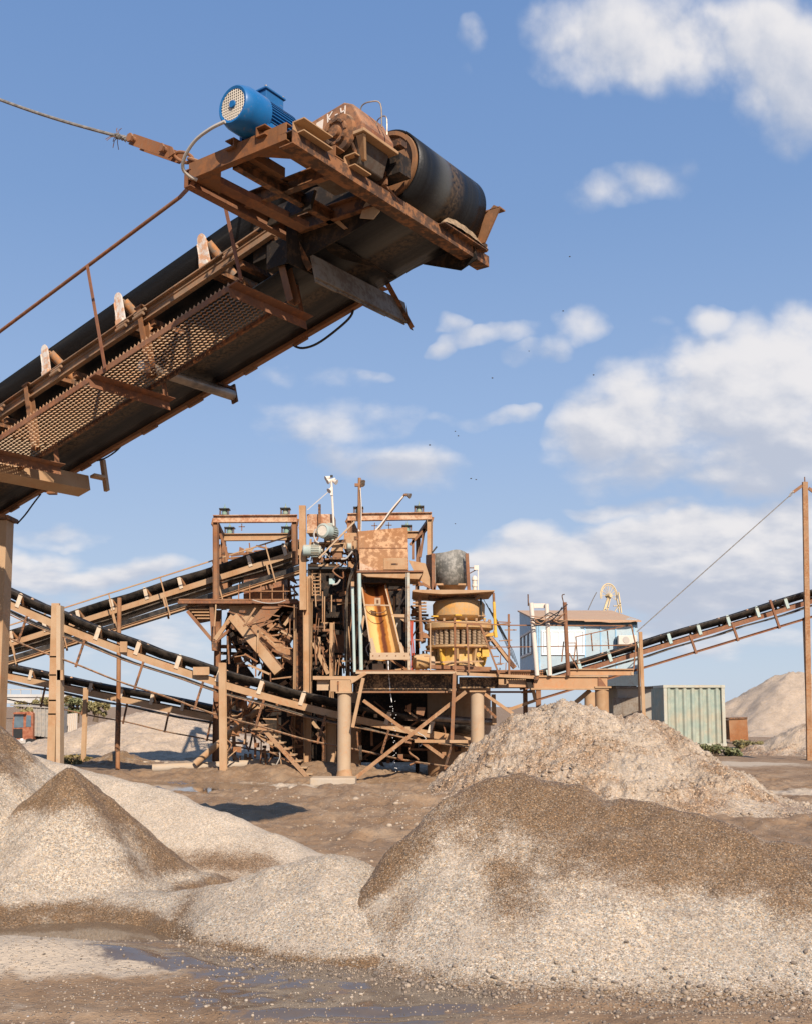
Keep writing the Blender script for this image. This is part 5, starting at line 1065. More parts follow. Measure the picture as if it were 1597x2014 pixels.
# stair and pipes at ground level
for dx,dy in ((0,0),):
    p0,p1=at(508,1423,26.3),at(608,1532,25.2); member(tw,'stair_stringer',M['rust_mix'],p0,p1,(0,1,0),prof_box(.05,.10))
    for k in range(9):
        q=p0+(p1-p0)*(k+.5)/9; mb=MB(); mb.box(q+np.array([.09,.25,.03]),(.075,0,0),(0,.3,0),(0,0,.014)); mb.build('stair_tread',M['dusty'],tw)
    member(tw,'stair_stringer',M['dusty'],p0+np.array([.0,.6,0]),p1+np.array([0,.6,0]),(0,1,0),prof_box(.05,.10))
ptube(tw,'inclined_pipe',M['dusty'],[(384,1503,27.6),(520,1386,28)],27.6,.085,14,1)
pl=thing('pipeline','long pale pipe lying on the ground left of the tower foot','pipe',ground(440,1512)); a_,b_=ground(330,1516,.12),ground(585,1506,.12)
ptube(pl,'pipe_run',M['concrete'],[(300,1512,27.6),(440,1506,27.9),(600,1497,28.2)],28,.11,14,4)
mb=MB(); q=at(440,1506,27.9); mb.lathe([(.11,-.05),(.15,-.05),(.15,.05),(.11,.05)],q,(1,.02,0),18); mb.build('coupling_ring',M['rust'],pl,smooth=True)
ft=thing('concrete_footing','pale concrete footing block under the front steel column','footing',ground(657,1546)); MB().box(ground(655,1543)+np.array([0,.25,.05]),(.5,0,0),(0,.33,0),(0,0,.09)).build('block',M['concrete'],ft,bevel=.03)

# ================================================================== DISCHARGE CHUTE WITH ITS HOPPER
ch=thing('discharge_chute','orange water-stained half-round chute below a rusty hopper on pale teal legs','chute',at(757,1322,25.2))
YC=25.8
plate(ch,'hopper',M['rust_sheet'] if 'rust_sheet' in M else M['rust_orange'],[(708,1123),(802,1121),(800,1037),(706,1045)],YC,1.8)
plate(ch,'hopper_patch',M['dusty'],[(755,1120),(799,1120),(799,1097),(755,1098)],YC-.02,.015); pbox(ch,'patch_handle',M['rust_dark'],770,1108,783,1111,YC-.03,.008)
pm(ch,'hopper_seam',M['rust_mid'],707,1078,800,1078,1.6,YC-.004,.01)
plate(ch,'hopper_patch',M['rust_pale'],[(708,1122),(746,1122),(708,1106)],YC-.02,.015)
plate(ch,'hopper_lip',M['rust_mid'],[(702,1126),(832,1125),(832,1122),(702,1123)],YC-.15,1.4)
plate(ch,'lip_underside',M['dusty'],[(708,1127),(831,1127),(823,1139),(722,1134)],YC-.1,1.2)
pbox(ch,'lip_beam',M['grime'],714,1135,800,1146,YC+.1,.8)
plate(ch,'side_sheet',M['dusty'],[(803,1102),(836,1108),(852,1158),(822,1140)],YC+.1,.03); plate(ch,'side_sheet',M['rust'],[(820,1142),(850,1156),(850,1160),(818,1146)],YC+.05,.05)
for x0,x1,y0,w,mt in ((707,711,1128,7.5,'teal'),(693.5,698,1145,6,'teal'),(801.5,803,1127,7,'teal_worn')):
    vpost(ch,'leg',M[mt] if mt in M else M['dusty_light'],x0,y0,x1,1322,w,YC-.25,None,'tube')
plate(ch,'leg_wrap',M['dusty'],[(711,1225),(715,1210),(718,1212),(714,1240)],YC-.4,.04)
pbox(ch,'cap',M['dusty'],691,1144,697,1153,YC-.36,.1)
# half-round trough
def trough(top,bot,rt,rb,m0,name,parent,a0=0.,a1=math.pi,dr=0.,n=20):
    P0,P1=at(*top),at(*bot); d=unit(P1-P0); x=unit(np.cross(d,[0,1.,0])); 
    if x[0]<0: x=-x
    y=unit(np.cross(x,d)); y=y if y[1]>0 else -y
    rows=[]
    for k in range(9):
        q=P0+(P1-P0)*k/8; r=(rt+(rb-rt)*k/8)
        rows.append([q-x*r*math.cos(a0+(a1-a0)*j/n)+y*(r+dr)*math.sin(a0+(a1-a0)*j/n) for j in range(n+1)])
    mb=MB(); mb.add([p for r in rows for p in r],[(i*(n+1)+j,i*(n+1)+j+1,(i+1)*(n+1)+j+1,(i+1)*(n+1)+j) for i in range(8) for j in range(n)])
    return mb
ms=mpp(YC)
m,t,b=material('water_stained_trough'); tc=t.new('ShaderNodeTexCoord').outputs['Generated']; s_=t.sep(tc); p=pos(t)
nn=t.noise(p,5,5,.6); xx=t.math('ADD',t.math('SUBTRACT',s_[0],t.math('MULTIPLY_ADD',s_[2],-.36,.67)),t.math('MULTIPLY',t.math('SUBTRACT',nn,.5),.10))
core=t.mapr(t.math('ABSOLUTE',t.math('SUBTRACT',xx,.0)),.085,.02); halo=t.mapr(t.math('ABSOLUTE',xx),.16,.10); topw=t.mapr(t.math('ADD',s_[2],t.math('MULTIPLY',t.math('SUBTRACT',nn,.5),.2)),.62,.72)
c=t.mix(nn,(.60,.36,.13),(.70,.43,.17)); c=t.mix(halo,c,(.36,.15,.03)); c=t.mix(topw,c,(.30,.10,.025)); c=t.mix(core,c,(.10,.028,.010)); t.l.new(c,b.inputs['Base Color']); t.l.new(t.mapr(t.math('MAXIMUM',core,topw),0,1,.85,.7),b.inputs['Roughness']); b.inputs['Specular IOR Level'].default_value=.15; M['trough']=m
trough((735,1142,YC+.35),(760,1285,YC-.6),23*ms,29*ms,None,'',None).build('trough',M['trough'],ch,smooth=True,solid=.02)
trough((735,1140,YC+.45),(739,1158,YC+.30),21*ms,22*ms,None,'',None).build('inlet_lip',M['rust_dark'],ch,smooth=True,solid=.03)
for xa,ya,xb,yb in ((711.5,1150,731,1283),(757.5,1152,789.5,1283)): pm(ch,'trough_rim',M['dusty_light'],xa,ya,xb,yb,2.6,YC+.3,.05,YC-.62)
plate(ch,'side_flange',M['dusty_light'],[(728,1256),(733,1254),(741,1284),(731,1284)],YC-.64,.03); plate(ch,'side_flange',M['dusty_light'],[(784,1262),(790,1264),(796,1284),(788,1284)],YC-.64,.03)
pbox(ch,'end_plate',M['dusty_light'],728,1284,804,1298,YC-.70,.06,bevel=.006)
for x in (734,747,762,779,796):
    mb=MB(); q=at(x,1290,YC-.70); mb.cyl(q-np.array([0,.012,0]),q+np.array([0,.0,0]),.016,n=8); mb.build('bolt',M['rust'],ch)
pm(ch,'cross_bar',M['dusty_light'],719,1190,768,1191,2.6,YC-.10,.03); pbox(ch,'tag_plate',M['dusty_light'],737,1176,749,1190,YC-.13,.02); pbox(ch,'tag_hole',M['stain'],741,1180,745,1187,YC-.136,.004)
ptube(ch,'loop_wire',M['rust_dark'],[(727,1203),(740,1206),(755,1204),(764,1196)],YC-.2,.012)
pm(ch,'leg_bracket',M['dusty'],770,1211,802,1212,6,YC-.1,.1); plate(ch,'bracket_gusset',M['dusty'],[(782,1214),(802,1214),(802,1228)],YC-.1,.03)
for x0,y0,x1,y1,w,mt in ((720,1300,726,1328,5,'dusty_light'),(733,1312,765,1312,12,'dusty_light'),(757,1298,758,1316,5,'dusty'),(716,1250,728,1238,9,'dusty_light'),(735,1325,790,1318,6,'dusty'),(705,1320,735,1296,5,'dusty')):
    pm(ch,'brace',M[mt],x0,y0,x1,y1,w,YC+.1,.08)
# trickle of water
wt=MB(); drops=MB(); 
m,t,b=material('falling_water'); b.inputs['Base Color'].default_value=(.75,.75,.75,1); b.inputs['Roughness'].default_value=.1; M['fallwater']=m
P=[at(x,y,YC-.7) for x,y in ((764,1300),(765,1325),(767,1345),(768,1362),(771,1382))]
o=MB().tube(spline(P,6),[.010+.006*math.sin(k*2.3) for k in range(len(spline(P,6)))],6).build('water_trickle',M['fallwater'],None,smooth=True,loc=P[0]); tag(o,'thin white trickle of water falling from the chute past the deck edge','water trickle')
for k in range(34):
    q=at(770+RNG.normal()*3.5+k*.3,1385+k*4+RNG.normal()*3,YC-.7); v,f=ico(); drops.add([q+p*.012*RNG.uniform(.6,1.3) for p in v],[tuple(x) for x in f])
o=drops.build('falling_drops',M['fallwater'],None,smooth=True,loc=at(772,1420,YC-.7)); tag(o,kind='stuff')

# ================================================================== STEEL PLATFORM
pf=thing('steel_platform','raised rusty steel platform on round columns carrying the crusher, with rails and a ladder','platform',ground(930,1540)); YP=24.6
for x,y0,mt in ((678,1364,'dusty_light'),(938,1362,'dusty_light'),(1183,1354,'dusty')):
    p=at(x,y0,YP); MB().cyl(p,(p[0],p[1],-.2),13.3*mpp(YP),n=28).build('column',M[mt],pf,smooth=True)
    mb=MB(); mb.box(p+np.array([0,0,.02]),(16*mpp(YP),0,0),(0,.19,0),(0,0,.018)); mb.build('column_cap',M['dusty'],pf)
p=at(678,1530,YP); mb=MB(); mb.lathe([(.155,.22),(.21,.0),(.26,-.02)],(p[0],p[1],.06),n=24); mb.build('column_foot',M['dusty'],pf,smooth=True)
for x in (700,948,1160): 
    q=at(x,1362,27.6); MB().cyl(q,(q[0],q[1],-.2),.15,n=20).build('column',M['dusty'],pf,smooth=True)
pbox(pf,'cap_box',M['dusty'],650,1338,692,1361,YP-.1,.4,bevel=.01); pbox(pf,'cap_box',M['dusty'],616,1330,705,1337,YP-.05,.9); plate(pf,'cap_slope',M['dusty'],[(692,1345),(722,1326),(716,1322),(690,1337)],YP-.12,.4); pbox(pf,'cap_rib',M['rust_dark'],664,1340,667,1360,YP-.12,.1); pbox(pf,'cap_bracket',M['dusty_light'],624,1333,648,1358,YP+.1,.3)
pbox(pf,'main_girder',M['grime_speck'] if 'grime_speck' in M else M['rust_dark'],700,1327,900,1361,YP+.5,.12); pbox(pf,'girder_flange',M['rust'],700,1359.5,1048,1363,YP+.35,.4)
pbox(pf,'main_girder',M['grime_speck'],903,1332,1045,1354,YP+.45,.12); pbox(pf,'girder_end',M['dusty'],980,1336,1048,1353,YP+.2,.1)
pbox(pf,'deck_edge',M['dusty_light'],700,1321,897,1325.5,YP-.1,.06); pbox(pf,'deck_plate',M['rust'],700,1318,1060,1321,YP-.02,3.4)
pm(pf,'deck_edge',M['dusty'],895,1325,1058,1333,6,YP-.15,.08)
pbox(pf,'right_girder',M['dusty_orange'],1050,1332,1194,1354,YP-.12,.1); pbox(pf,'girder_flange',M['dusty'],1046,1329,1196,1332,YP-.16,.3); pbox(pf,'girder_flange',M['dusty'],1044,1353.5,1197,1357,YP-.16,.3)
plate(pf,'girder_stiffener',M['rust_mid'],[(1176,1353),(1194,1353),(1180,1333),(1176,1333)],YP-.15,.03)
pbox(pf,'upper_beam',M['dusty_orange'],1121,1317,1246,1328.5,YP-.05,.14); pbox(pf,'beam_flange',M['dusty'],1120,1315.5,1247,1317.5,YP-.1,.24)
pbox(pf,'end_plate',M['dusty_light'],1241,1322,1246,1328,YP-.07,.02)
pbox(pf,'stub',M['rust_dark'],1050,1331,1059,1338,YP-.22,.1); pbox(pf,'under_girder',M['dusty_orange'],1000,1338,1037,1352,YP-.0,.1); plate(pf,'haunch',M['grime'],[(1034,1336),(1050,1336),(1046,1354),(1038,1354)],YP-.08,.1)
for x0,y0,x1,y1,w,mt,Y in ((699,1531,916,1361,7,'rust_mix',YP-.05),(715,1378,872,1490,6.5,'rust_mix',YP+.25),(946,1361,1008,1404,6,'dusty',YP),(893.5,1325,888.5,1456,7,'rust',YP-.2),(815,1458,926,1459,6,'dusty',YP+.2),(715,1334,694,1431,6.5,'dusty',YP-.25),(1000,1396,1052,1378,6,'dusty',YP+.4),(1048,1358,1052,1376,6,'dusty',YP+.35),(1160,1358,1120,1392,8,'dusty',YP+.4),(946,1385,975,1412,5,'rust_dark',YP+.2),(970,1366,972,1425,8,'dusty',YP+1.2)):
    pm(pf,'brace',M[mt],x0,y0,x1,y1,w,Y,.09,kind='L' if w<7 else 'C')
for k in range(24): 
    x=720+k*7.4; y=1341+RNG.uniform(-4,10); q=at(x,y,YP+.49); 
M['panel']=M['grating']
mb=MB()
for k in range(18):
    pm(None,'',None,1003+k*3.7,1318,1003+k*3.7,1329,1.3,YP+.05,.02,mb=mb); 
for k in range(3): pm(None,'',None,1003,1319+k*4.5,1068,1319+k*4.5,1.2,YP+.03,.02,mb=mb)
mb.build('mesh_panel',M['rust_orange'],pf)
# rails, poles and ladder
for x0,y0,x1,y1,w,mt in ((894,1216,895,1322,4,'rust'),(1000,1208,1001,1329,4,'rust'),(1241,1229,1250,1270,2.2,'rust'),(1250,1270,1246,1316,2.2,'rust'),(1132,1253,1136,1306,1.8,'rust_dark'),(1162,1247,1165,1281,1.8,'rust_dark'),(1194,1241,1197,1277,1.8,'rust_dark'),(846,1218,846,1320,2.5,'dusty')):
    pm(pf,'rail_post',M[mt],x0,y0,x1,y1,w,YP-.05,.04)
for x0,y0,x1,y1,w in ((805,1220,1003,1230,2.2),(895,1272,1003,1273,1.8),(1003,1230,1242,1231,2.2),(1003,1273,1250,1269,1.8),(1131,1253,1241,1229,1.8),(1110,1265,1133,1265,1.5),(1136,1306,1245,1270,1.6)):
    pm(pf,'hand_rail',M['rust'],x0,y0,x1,y1,w,YP-.08,.035)
for x0,y0,x1,y1,w,mt in ((1044,1186,1056,1329,9,'offwhite'),(1074.5,1188,1081,1329,8.5,'offwhite'),(1110,1185,1117,1329,8,'rust_mid')):
    vpost(pf,'pipe_pole',M[mt],x0,y0,x1,y1,w,YP-.2,None,'tube')
ptube(pf,'spike',M['rust_dark'],[(1038.5,1192),(1038,1169)],YP-.2,.015); ptube(pf,'hook',M['rust_dark'],[(1108,1186),(1105,1174),(1106,1170),(1110,1169)],YP-.2,.012)
pbox(pf,'pole_bridge',M['offwhite'],1047,1187,1072,1196,YP-.15,.06)
for i in range(7):
    a=(1048+RNG.uniform(-8,4),1190+RNG.uniform(0,45)); c=(1110+RNG.uniform(-6,6),1186+RNG.uniform(0,42)); mid=(1078+RNG.uniform(-6,6),1205+RNG.uniform(0,22))
    ptube(pf,'tangled_cable',M['rust'] if i%3 else M['cable'],[a,((a[0]+mid[0])/2,(a[1]+mid[1])/2+RNG.uniform(2,9)),mid,((c[0]+mid[0])/2,(c[1]+mid[1])/2+RNG.uniform(2,9)),c],YP-.3-.02*i,.012,5)
for x0,y0,x1,y1 in ((1133,1262,1127,1305),(1119,1285,1137,1318),(1108,1262,1104,1302)): pm(pf,'stay',M['rust'],x0,y0,x1,y1,2,YP-.1,.03)
for x0,y0,x1,y1,w in ((918,1228,922,1324,3.4),(944,1230,981,1327,3.4),(918,1228,944,1229,3)): pm(pf,'ladder_rail',M['rust'],x0,y0,x1,y1,w,YP-.25,.05)
for k in range(6): pm(pf,'ladder_rung',M['rust'],947+k*6.2,1245+k*15.5,962+k*6.2,1245+k*15.5,2.2,YP-.2,.05)
# crusher plinth under the deck and a big grey pipe
pl_=at(902,1362,27.4); mb=MB(); mb.cyl((pl_[0],pl_[1],-.1),pl_+np.array([0,0,.2]),62*mpp(27.4),n=36); mb.build('crusher_plinth',M['dusty'],pf,smooth=True)
ptube(pf,'grey_pipe',M['steel_pipe'],[(845,1412,26.0),(972,1421,26.0)],26,.085,14,1)

# ================================================================== CONE CRUSHER
cc_=thing('cone_crusher','big dusty yellow cone crusher with coil springs and a dark grey feed hood','cone crusher',at(902,1318,26.3)); YB=26.3; s=mpp(YB)
def cz(y): return at(900,y,YB)[2]
X0=at(902,1250,YB)[0]; 
def rev(name,mat,prof,n=44,parent=cc_,smooth=True,x=0): # prof: (radius px, y px)
    mb=MB(); mb.lathe([(r*s,cz(y)) for r,y in prof],(X0+x*s,YB,0),n=n); return mb.build(name,M[mat],parent,smooth=smooth)
rev('bowl','yellow_dusty',[(40,1222),(46,1219),(51,1213),(51.5,1190),(47,1184),(36,1181),(30,1176),(28,1174)])
rev('bowl_skirt','dusty_light',[(28,1183),(30,1176),(27,1172),(24,1172)])
rev('adjusting_ring','yellow_dusty',[(44,1243),(62,1241),(68,1238),(68,1229),(60,1226),(44,1225)])
for k in range(18):
    a=2*math.pi*k/18; mb=MB(); c=np.array([X0+62*s*math.cos(a),YB+62*s*math.sin(a),cz(1226)]); mb.cyl(c,c+np.array([0,0,.07]),.03,n=8); mb.build('ring_bolt',M['dusty'],cc_)
for a in (-40,-95,-150,30,150):
    a=R(a); c=np.array([X0+54*s*math.cos(a),YB+54*s*math.sin(a),cz(1216)]); e=np.array([math.cos(a),math.sin(a),0]); w_=np.array([-e[1],e[0],0]); mb=MB()
    mb.prism([c-e*.02-w_*.10,c-e*.02+w_*.10,c+e*.10+w_*.05,c+e*.10-w_*.05],(0,0,.03)); mb.prism([c-e*.02-w_*.09+np.array([0,0,-.14]),c-e*.02+w_*.09+np.array([0,0,-.14]),c+e*.10+w_*.05+np.array([0,0,-.14]),c+e*.10-w_*.05+np.array([0,0,-.14])],(0,0,.03)); mb.build('bowl_lug',M['dusty'] if a>-1 and a<0 else M['yellow'],cc_)
for k in range(32):
    a=2*math.pi*(k+.5)/32
    if math.sin(a)>.5: continue
    rr=57; c=np.array([X0+rr*s*math.cos(a),YB+rr*s*math.sin(a),0]); P=[]
    for i in range(8*10+1): P.append(c+np.array([3.3*s*math.cos(i*.785),3.3*s*math.sin(i*.785),cz(1271)+(cz(1242)-cz(1271))*i/80]))
    MB().tube(P,.95*s,5).build('coil_spring',M['dusty_light'],cc_,smooth=True)
rev('spring_core','grime',[(47,1271),(47,1242)])  # black core puts the shade between the springs into colour
rev('lower_ring','yellow_dusty',[(40,1279),(62,1277),(66,1275),(66,1271),(40,1270)])
rev('main_frame','yellow_frame',[(40,1319),(52,1316),(50,1312),(48,1300),(46,1285),(48,1277)])
for k in range(10):
    a=2*math.pi*(k+.3)/10; e=np.array([math.cos(a),math.sin(a),0]); w_=np.array([-e[1],e[0],0]); c=np.array([X0,YB,0])+e*47*s; mb=MB()
    mb.prism([c+e*14*s+np.array([0,0,cz(1277)]),c+np.array([0,0,cz(1277)]),c+np.array([0,0,cz(1314)]),c+e*6*s+np.array([0,0,cz(1308)])],w_*.05); mb.build('frame_rib',M['yellow_dusty'] if k%3 else M['yellow'],cc_)
for k in range(14):
    a=2*math.pi*(k)/14; c=np.array([X0+60*s*math.cos(a),YB+60*s*math.sin(a),cz(1277)]); mb=MB(); mb.cyl(c,c-np.array([0,0,.07]),.028,n=8); mb.build('spring_bolt',M['yellow'],cc_)
pbox(cc_,'inspection_cover',M['yellow'],948,1278,962,1292,YB-.6,.1); q=at(941,1288,YB-.62); mb=MB(); mb.lathe([(0,0),(.055,0),(.065,.03),(0,.03)],q,(0,1,0),16); mb.build('round_cover',M['yellow'],cc_,smooth=True)
# feed hood, cone and platform
plate(cc_,'feed_platform',M['dusty'],[(810,1163),(830,1166),(870,1168.5),(915,1167),(972,1163),(972,1161),(900,1160),(812,1160)],YB-.9,1.9)
plate(cc_,'platform_underside',M['rust_dark'],[(840,1168),(870,1170),(930,1168),(945,1166),(935,1174),(845,1174)],YB-.5,1.0)
rev('feed_cone','dusty',[(22,1164),(31,1150),(32,1149)],x=-13)
hx0,hx1=855,917
mb=MB(); n_=14; top_=[1089,1088,1087.5,1087,1086.5,1085.5,1084.5,1083,1081.8,1081,1081,1081.5,1083,1085,1088]; lo=[];hi=[]
for q in range(n_+1):
    x_=855+62*q/n_; yy_=YB-.25-.30*math.sin(math.pi*q/n_); lo.append(at(x_,1150,yy_)); hi.append(at(x_,top_[q],yy_))
mb.add(lo+hi,[(q,q+1,q+n_+2,q+n_+1) for q in range(n_)]); mb.build('feed_hood',M['hood'],cc_,smooth=True,solid=.02)
mb=MB(); A=[at(855,y,YB-.45) for y in (1150,1089)]; B=[at(837,y,YB+.55) for y in (1150,1092)]; mb.prism([A[0],A[1],B[1],B[0]],(.02,.0,0)); mb.build('hood_side',M['grey_plate'],cc_)
plate(cc_,'hood_back',M['grey_plate'],[(843,1150),(912,1150),(912,1094),(843,1094)],YB+.55,.03)
for xa,ya,xb,yb,w in ((851.5,1089,852,1164,6.5),(918,1089,922,1163,6.5),(857,1148,853,1163,4)): pm(cc_,'hood_post',M['rust_mid'],xa,ya,xb,yb,w,YB-.5,.10,kind='C')
pm(cc_,'hood_arm',M['black'],849,1088,859,1075,3,YB-.3); pbox(cc_,'hood_sill',M['dusty'],858,1147.5,918,1151,YB-.48,.06)
for xa,ya,xb,yb,w,mt in ((970,1166,971,1184,5,'rust'),(971,1184,974,1240,6,'yellow'),(973,1240,975,1254,7.5,'yellow'),(824.5,1173,827,1255,6,'rust_orange'),(827,1225,828,1262,7,'rust'),(945,1176,946,1215,4,'black')):
    vpost(cc_,'hydraulic_cylinder',M[mt],xa,ya,xb,yb,w,YB-.5,None,'tube')
plate(cc_,'cylinder_bracket',M['yellow'],[(952,1252),(978,1250),(976,1242),(960,1246)],YB-.5,.2); plate(cc_,'cylinder_bracket',M['rust_orange'],[(828,1255),(845,1255),(838,1245),(828,1245)],YB-.5,.2)
for i,x in enumerate((806,809,811.5)): ptube(cc_,'red_hose',M['red_hose'],[(x,1222),(x-1,1250),(x+1.5*i-1,1285),(x,1318)],YB-.4,.016)
small=MB(); q=at(828,1302,YB-.4); small.lathe([(.0,-.22),(.17,-.2),(.19,-.12),(.19,.12),(.17,.2),(0,.22)],q,(1,.3,.1),18); small.build('drive_motor',M['yellow_dusty'],cc_,smooth=True); mb=MB(); mb.lathe([(.0,.0),(.15,.02),(.16,.14),(0,.2)],q+np.array([.16,-.05,-.02]),(1,.2,0),16); mb.build('motor_end',M['dusty_light'],cc_,smooth=True)
pm(cc_,'frame_foot',M['rust'],845,1312,965,1316,7,YB-.7,.3); pm(cc_,'base_beam',M['dusty'],855,1303,950,1301,3,YB-.75,.05)
# dark sloping feeder strut and thin stair lines right of the crusher
pm(cc_,'feeder_strut',M['rust_dark'],962,1252,1012,1314,8,YB+.8,.2); pm(cc_,'feeder_strut',M['dusty'],962,1250,1000,1300,5,YB+.6,.1)
for k in range(5): ptube(cc_,'guy_wire',M['cable'],[(950+6*k,1178+9*k),(985+6*k,1245+9*k),(1004+4*k,1290+6*k)],YB+1.2,.008,4,1)
# flood lamps and beacon on their masts
def lamp(name,label,pts,Y,r,heads,mat='offwhite',cat='lamp post',extra=None):
    L=thing(name,label,cat,at(*pts[0],Y)); ptube(L,'mast',M[mat],pts,Y,r,8,3)
    for x,y,dx in heads:
        c=at(x,y,Y); mb=MB(); mb.cyl(c,c+np.array([dx,-.05,-.06]),.03,.075,n=12); mb.build('lamp_head',M['steel_pipe'] if mat!='offwhite' else M['offwhite'],L)
    return L
l1=lamp('flood_lamp_mast','slim white lamp mast with several small lamps, on the tower top',[(657,1040),(655,1000),(652,944)],28.4,.03,[(652,944,-.1),(654,945,.12),(650,938,-.12),(652,962,-.06)]); pm(l1,'cross_arm',M['offwhite'],645,946,660,941,3,28.4); ptube(l1,'guy_wire',M['offwhite'],[(652,962),(605,1003)],28.4,.012,4,1)
pbox(l1,'lamp_box',M['black'],642,938,647,944,28.35,.08); pbox(l1,'lamp_box',M['black'],650,934,655,938,28.35,.08); pbox(l1,'ballast',M['offwhite'],650,958,655,974,28.35,.08)
l2=lamp('flood_lamp_mast','rusty lamp mast with one white lamp beside the right gantry',[(707,1120),(707,1000),(707.5,940)],28.0,.045,[(711,945,.05),(711,950,.04)],'rust_orange'); pm(l2,'cross_arm',M['rust'],698,954,713,954,6,28); ptube(l2,'cable',M['offwhite'],[(709,960),(711,1000),(710,1060)],27.9,.012)
l3=lamp('arm_lamp','long slanted lamp arm leaning over the rusty hopper, small lamp at its tip',[(714,1090),(760,1020),(795,974)],27.2,.028,[(797,972,.12)],'dusty'); ptube(l3,'cable',M['offwhite'],[(705,1042),(712,1052),(726,1051),(745,1037),(770,1003),(793,976)],27.1,.02); pm(l3,'stay_pole',M['dusty_light'],628,1098,698,1026,3.2,26.4,.05)
pm(l3,'lamp_head_plate',M['rust_dark'],794,973,806,975,3,27.2,.12)
lb=thing('beacon','small white beacon light on a bracket beside the grey feed hood','beacon',at(933,1163,27.2)); rev2=MB(); q=at(933,1163,27.2); k=mpp(27.2)
rev2.lathe([(4*k,0),(4*k,8*k),(5.5*k,9*k),(5.5*k,13*k),(4.5*k,14*k),(4.5*k,21*k),(6*k,22*k),(5*k,28*k),(2*k,31*k)],q,n=16); rev2.build('lamp_body',M['offwhite'],lb,smooth=True)
pm(lb,'mast',M['offwhite'],940,1163,940,1112,2.2,27.3); pm(lb,'bracket',M['rust_dark'],922,1117,939,1117,1.8,27.3); pm(lb,'bracket',M['rust_dark'],923,1128,939,1119,1.8,27.3); pbox(lb,'box',M['offwhite'],932,1112,940,1121,27.25,.08)
# ================================================================== CLUTTER INSIDE THE TOWER
CR=np.random.default_rng(5)
for (x0,y0,x1,y1,Y0,Y1,n) in ((608,1125,700,1325,27.4,29.2,60),(455,1195,585,1310,27.6,29.8,60),(440,1340,600,1500,27.2,30,60),(700,1375,900,1495,25.4,29,60),(806,1135,842,1320,27,29,22),(608,1052,705,1112,26.6,28.2,40),(432,1066,585,1178,29.6,31.5,40),(700,1150,800,1318,26.4,28.8,40)):
    for i in range(n):
        x,y,Y=CR.uniform(x0,x1),CR.uniform(y0,y1),CR.uniform(Y0,Y1); k=CR.integers(0,6); mt=CR.choice(['dusty','rust','rust_dark','rust_orange','rust_orange','rust_dark','rust'] if x0 not in(608,700) else ['rust_dark','grime','rust','rust_dark','dusty','grime','rust_orange'])  # darker materials in the inner groups also put interior shade into colour
        if k==0: pm(tw,'upright',M[mt],x,y,x+CR.normal()*1.5,min(y1,y+CR.uniform(20,60)),CR.uniform(2.5,6),Y,.08,kind='L')
        elif k==1: pm(tw,'cross_member',M[mt],max(x0,x-CR.uniform(8,30)),y,min(x1,x+CR.uniform(8,30)),y+CR.normal()*2,CR.uniform(2.5,6),Y,.08,kind='L')
        elif k==2: pm(tw,'diagonal_brace',M[mt],x,y,min(x1,max(x0,x+CR.choice([-1,1])*CR.uniform(15,45))),min(y1,y+CR.uniform(15,45)),CR.uniform(2.5,5),Y,.06)
        elif k==3: pbox(tw,'bracket',M[mt],x,y,x+CR.uniform(4,12),y+CR.uniform(4,12),Y,CR.uniform(.05,.3))
        elif k==4: ptube(tw,'conduit',M['conduit' if i%2 else 'rust'],[(x,y),(x+CR.normal()*6,y+12),(x+CR.normal()*8,y+26),(x+CR.normal()*8,min(y1+10,y+42))],Y,CR.uniform(.012,.03),6,3)
        else: plate(tw,'plate',M[mt],[(x,y),(x+CR.uniform(8,18),y+CR.normal()*3),(x+CR.uniform(6,18),y+CR.uniform(8,18)),(x+CR.normal()*3,y+CR.uniform(8,16))],Y,.02)
for i in range(70):
    x,y=CR.uniform(425,598),CR.uniform(1188,1500); Y=CR.uniform(26.9,28.0); mt=CR.choice(['rust_orange','rust','rust_mix','rust_dark','dusty'])
    if i%3==0: pm(tw,'rail',M[mt],x,y,min(600,x+CR.uniform(20,60)),y+CR.normal()*8,CR.uniform(1.5,3),Y,.04)
    elif i%3==1: pm(tw,'upright',M[mt],x,y,x+CR.normal()*2,min(1505,y+CR.uniform(25,70)),CR.uniform(1.6,3.6),Y,.04)
    else: pm(tw,'diagonal_brace',M[mt],x,y,min(600,max(425,x+CR.choice([-1,1])*CR.uniform(15,50))),min(1505,y+CR.uniform(15,50)),CR.uniform(1.8,4),Y,.05)
for i in range(34):
    x,y=CR.uniform(430,590),CR.uniform(1064,1180); Y=CR.uniform(30.2,31.4); pm(tw,'cross_member' if i%2 else 'upright',M[CR.choice(['rust_dark','rust','rust_orange'])],x,y,x+(CR.uniform(15,50) if i%2 else CR.normal()*3),y+(CR.normal()*4 if i%2 else CR.uniform(20,60)),CR.uniform(2,5),Y,.08,kind='L')
for i in range(46):
    x,y=CR.uniform(612,800),CR.uniform(1135,1325); Y=CR.uniform(26.4,27.4)
    if 708<x<800: continue
    pm(tw,'pipe',M[CR.choice(['rust','rust_mix','dusty','rust_dark'])],x,y,x+CR.normal()*(3 if i%2 else 14),min(1328,y+CR.uniform(20,70)),CR.uniform(1.5,3),Y,kind='tube')
for i in range(40):
    x,y=CR.uniform(805,1000),CR.uniform(1210,1318); pm(pf,'rail',M[CR.choice(['rust','rust_mix','rust_orange'])],x,y,x+(CR.normal()*2 if i%2 else CR.uniform(10,30)),y+(CR.uniform(12,40) if i%2 else CR.normal()*2),CR.uniform(1.2,2.2),CR.uniform(25.0,25.4),.03) if (x<835 or x>962) else None
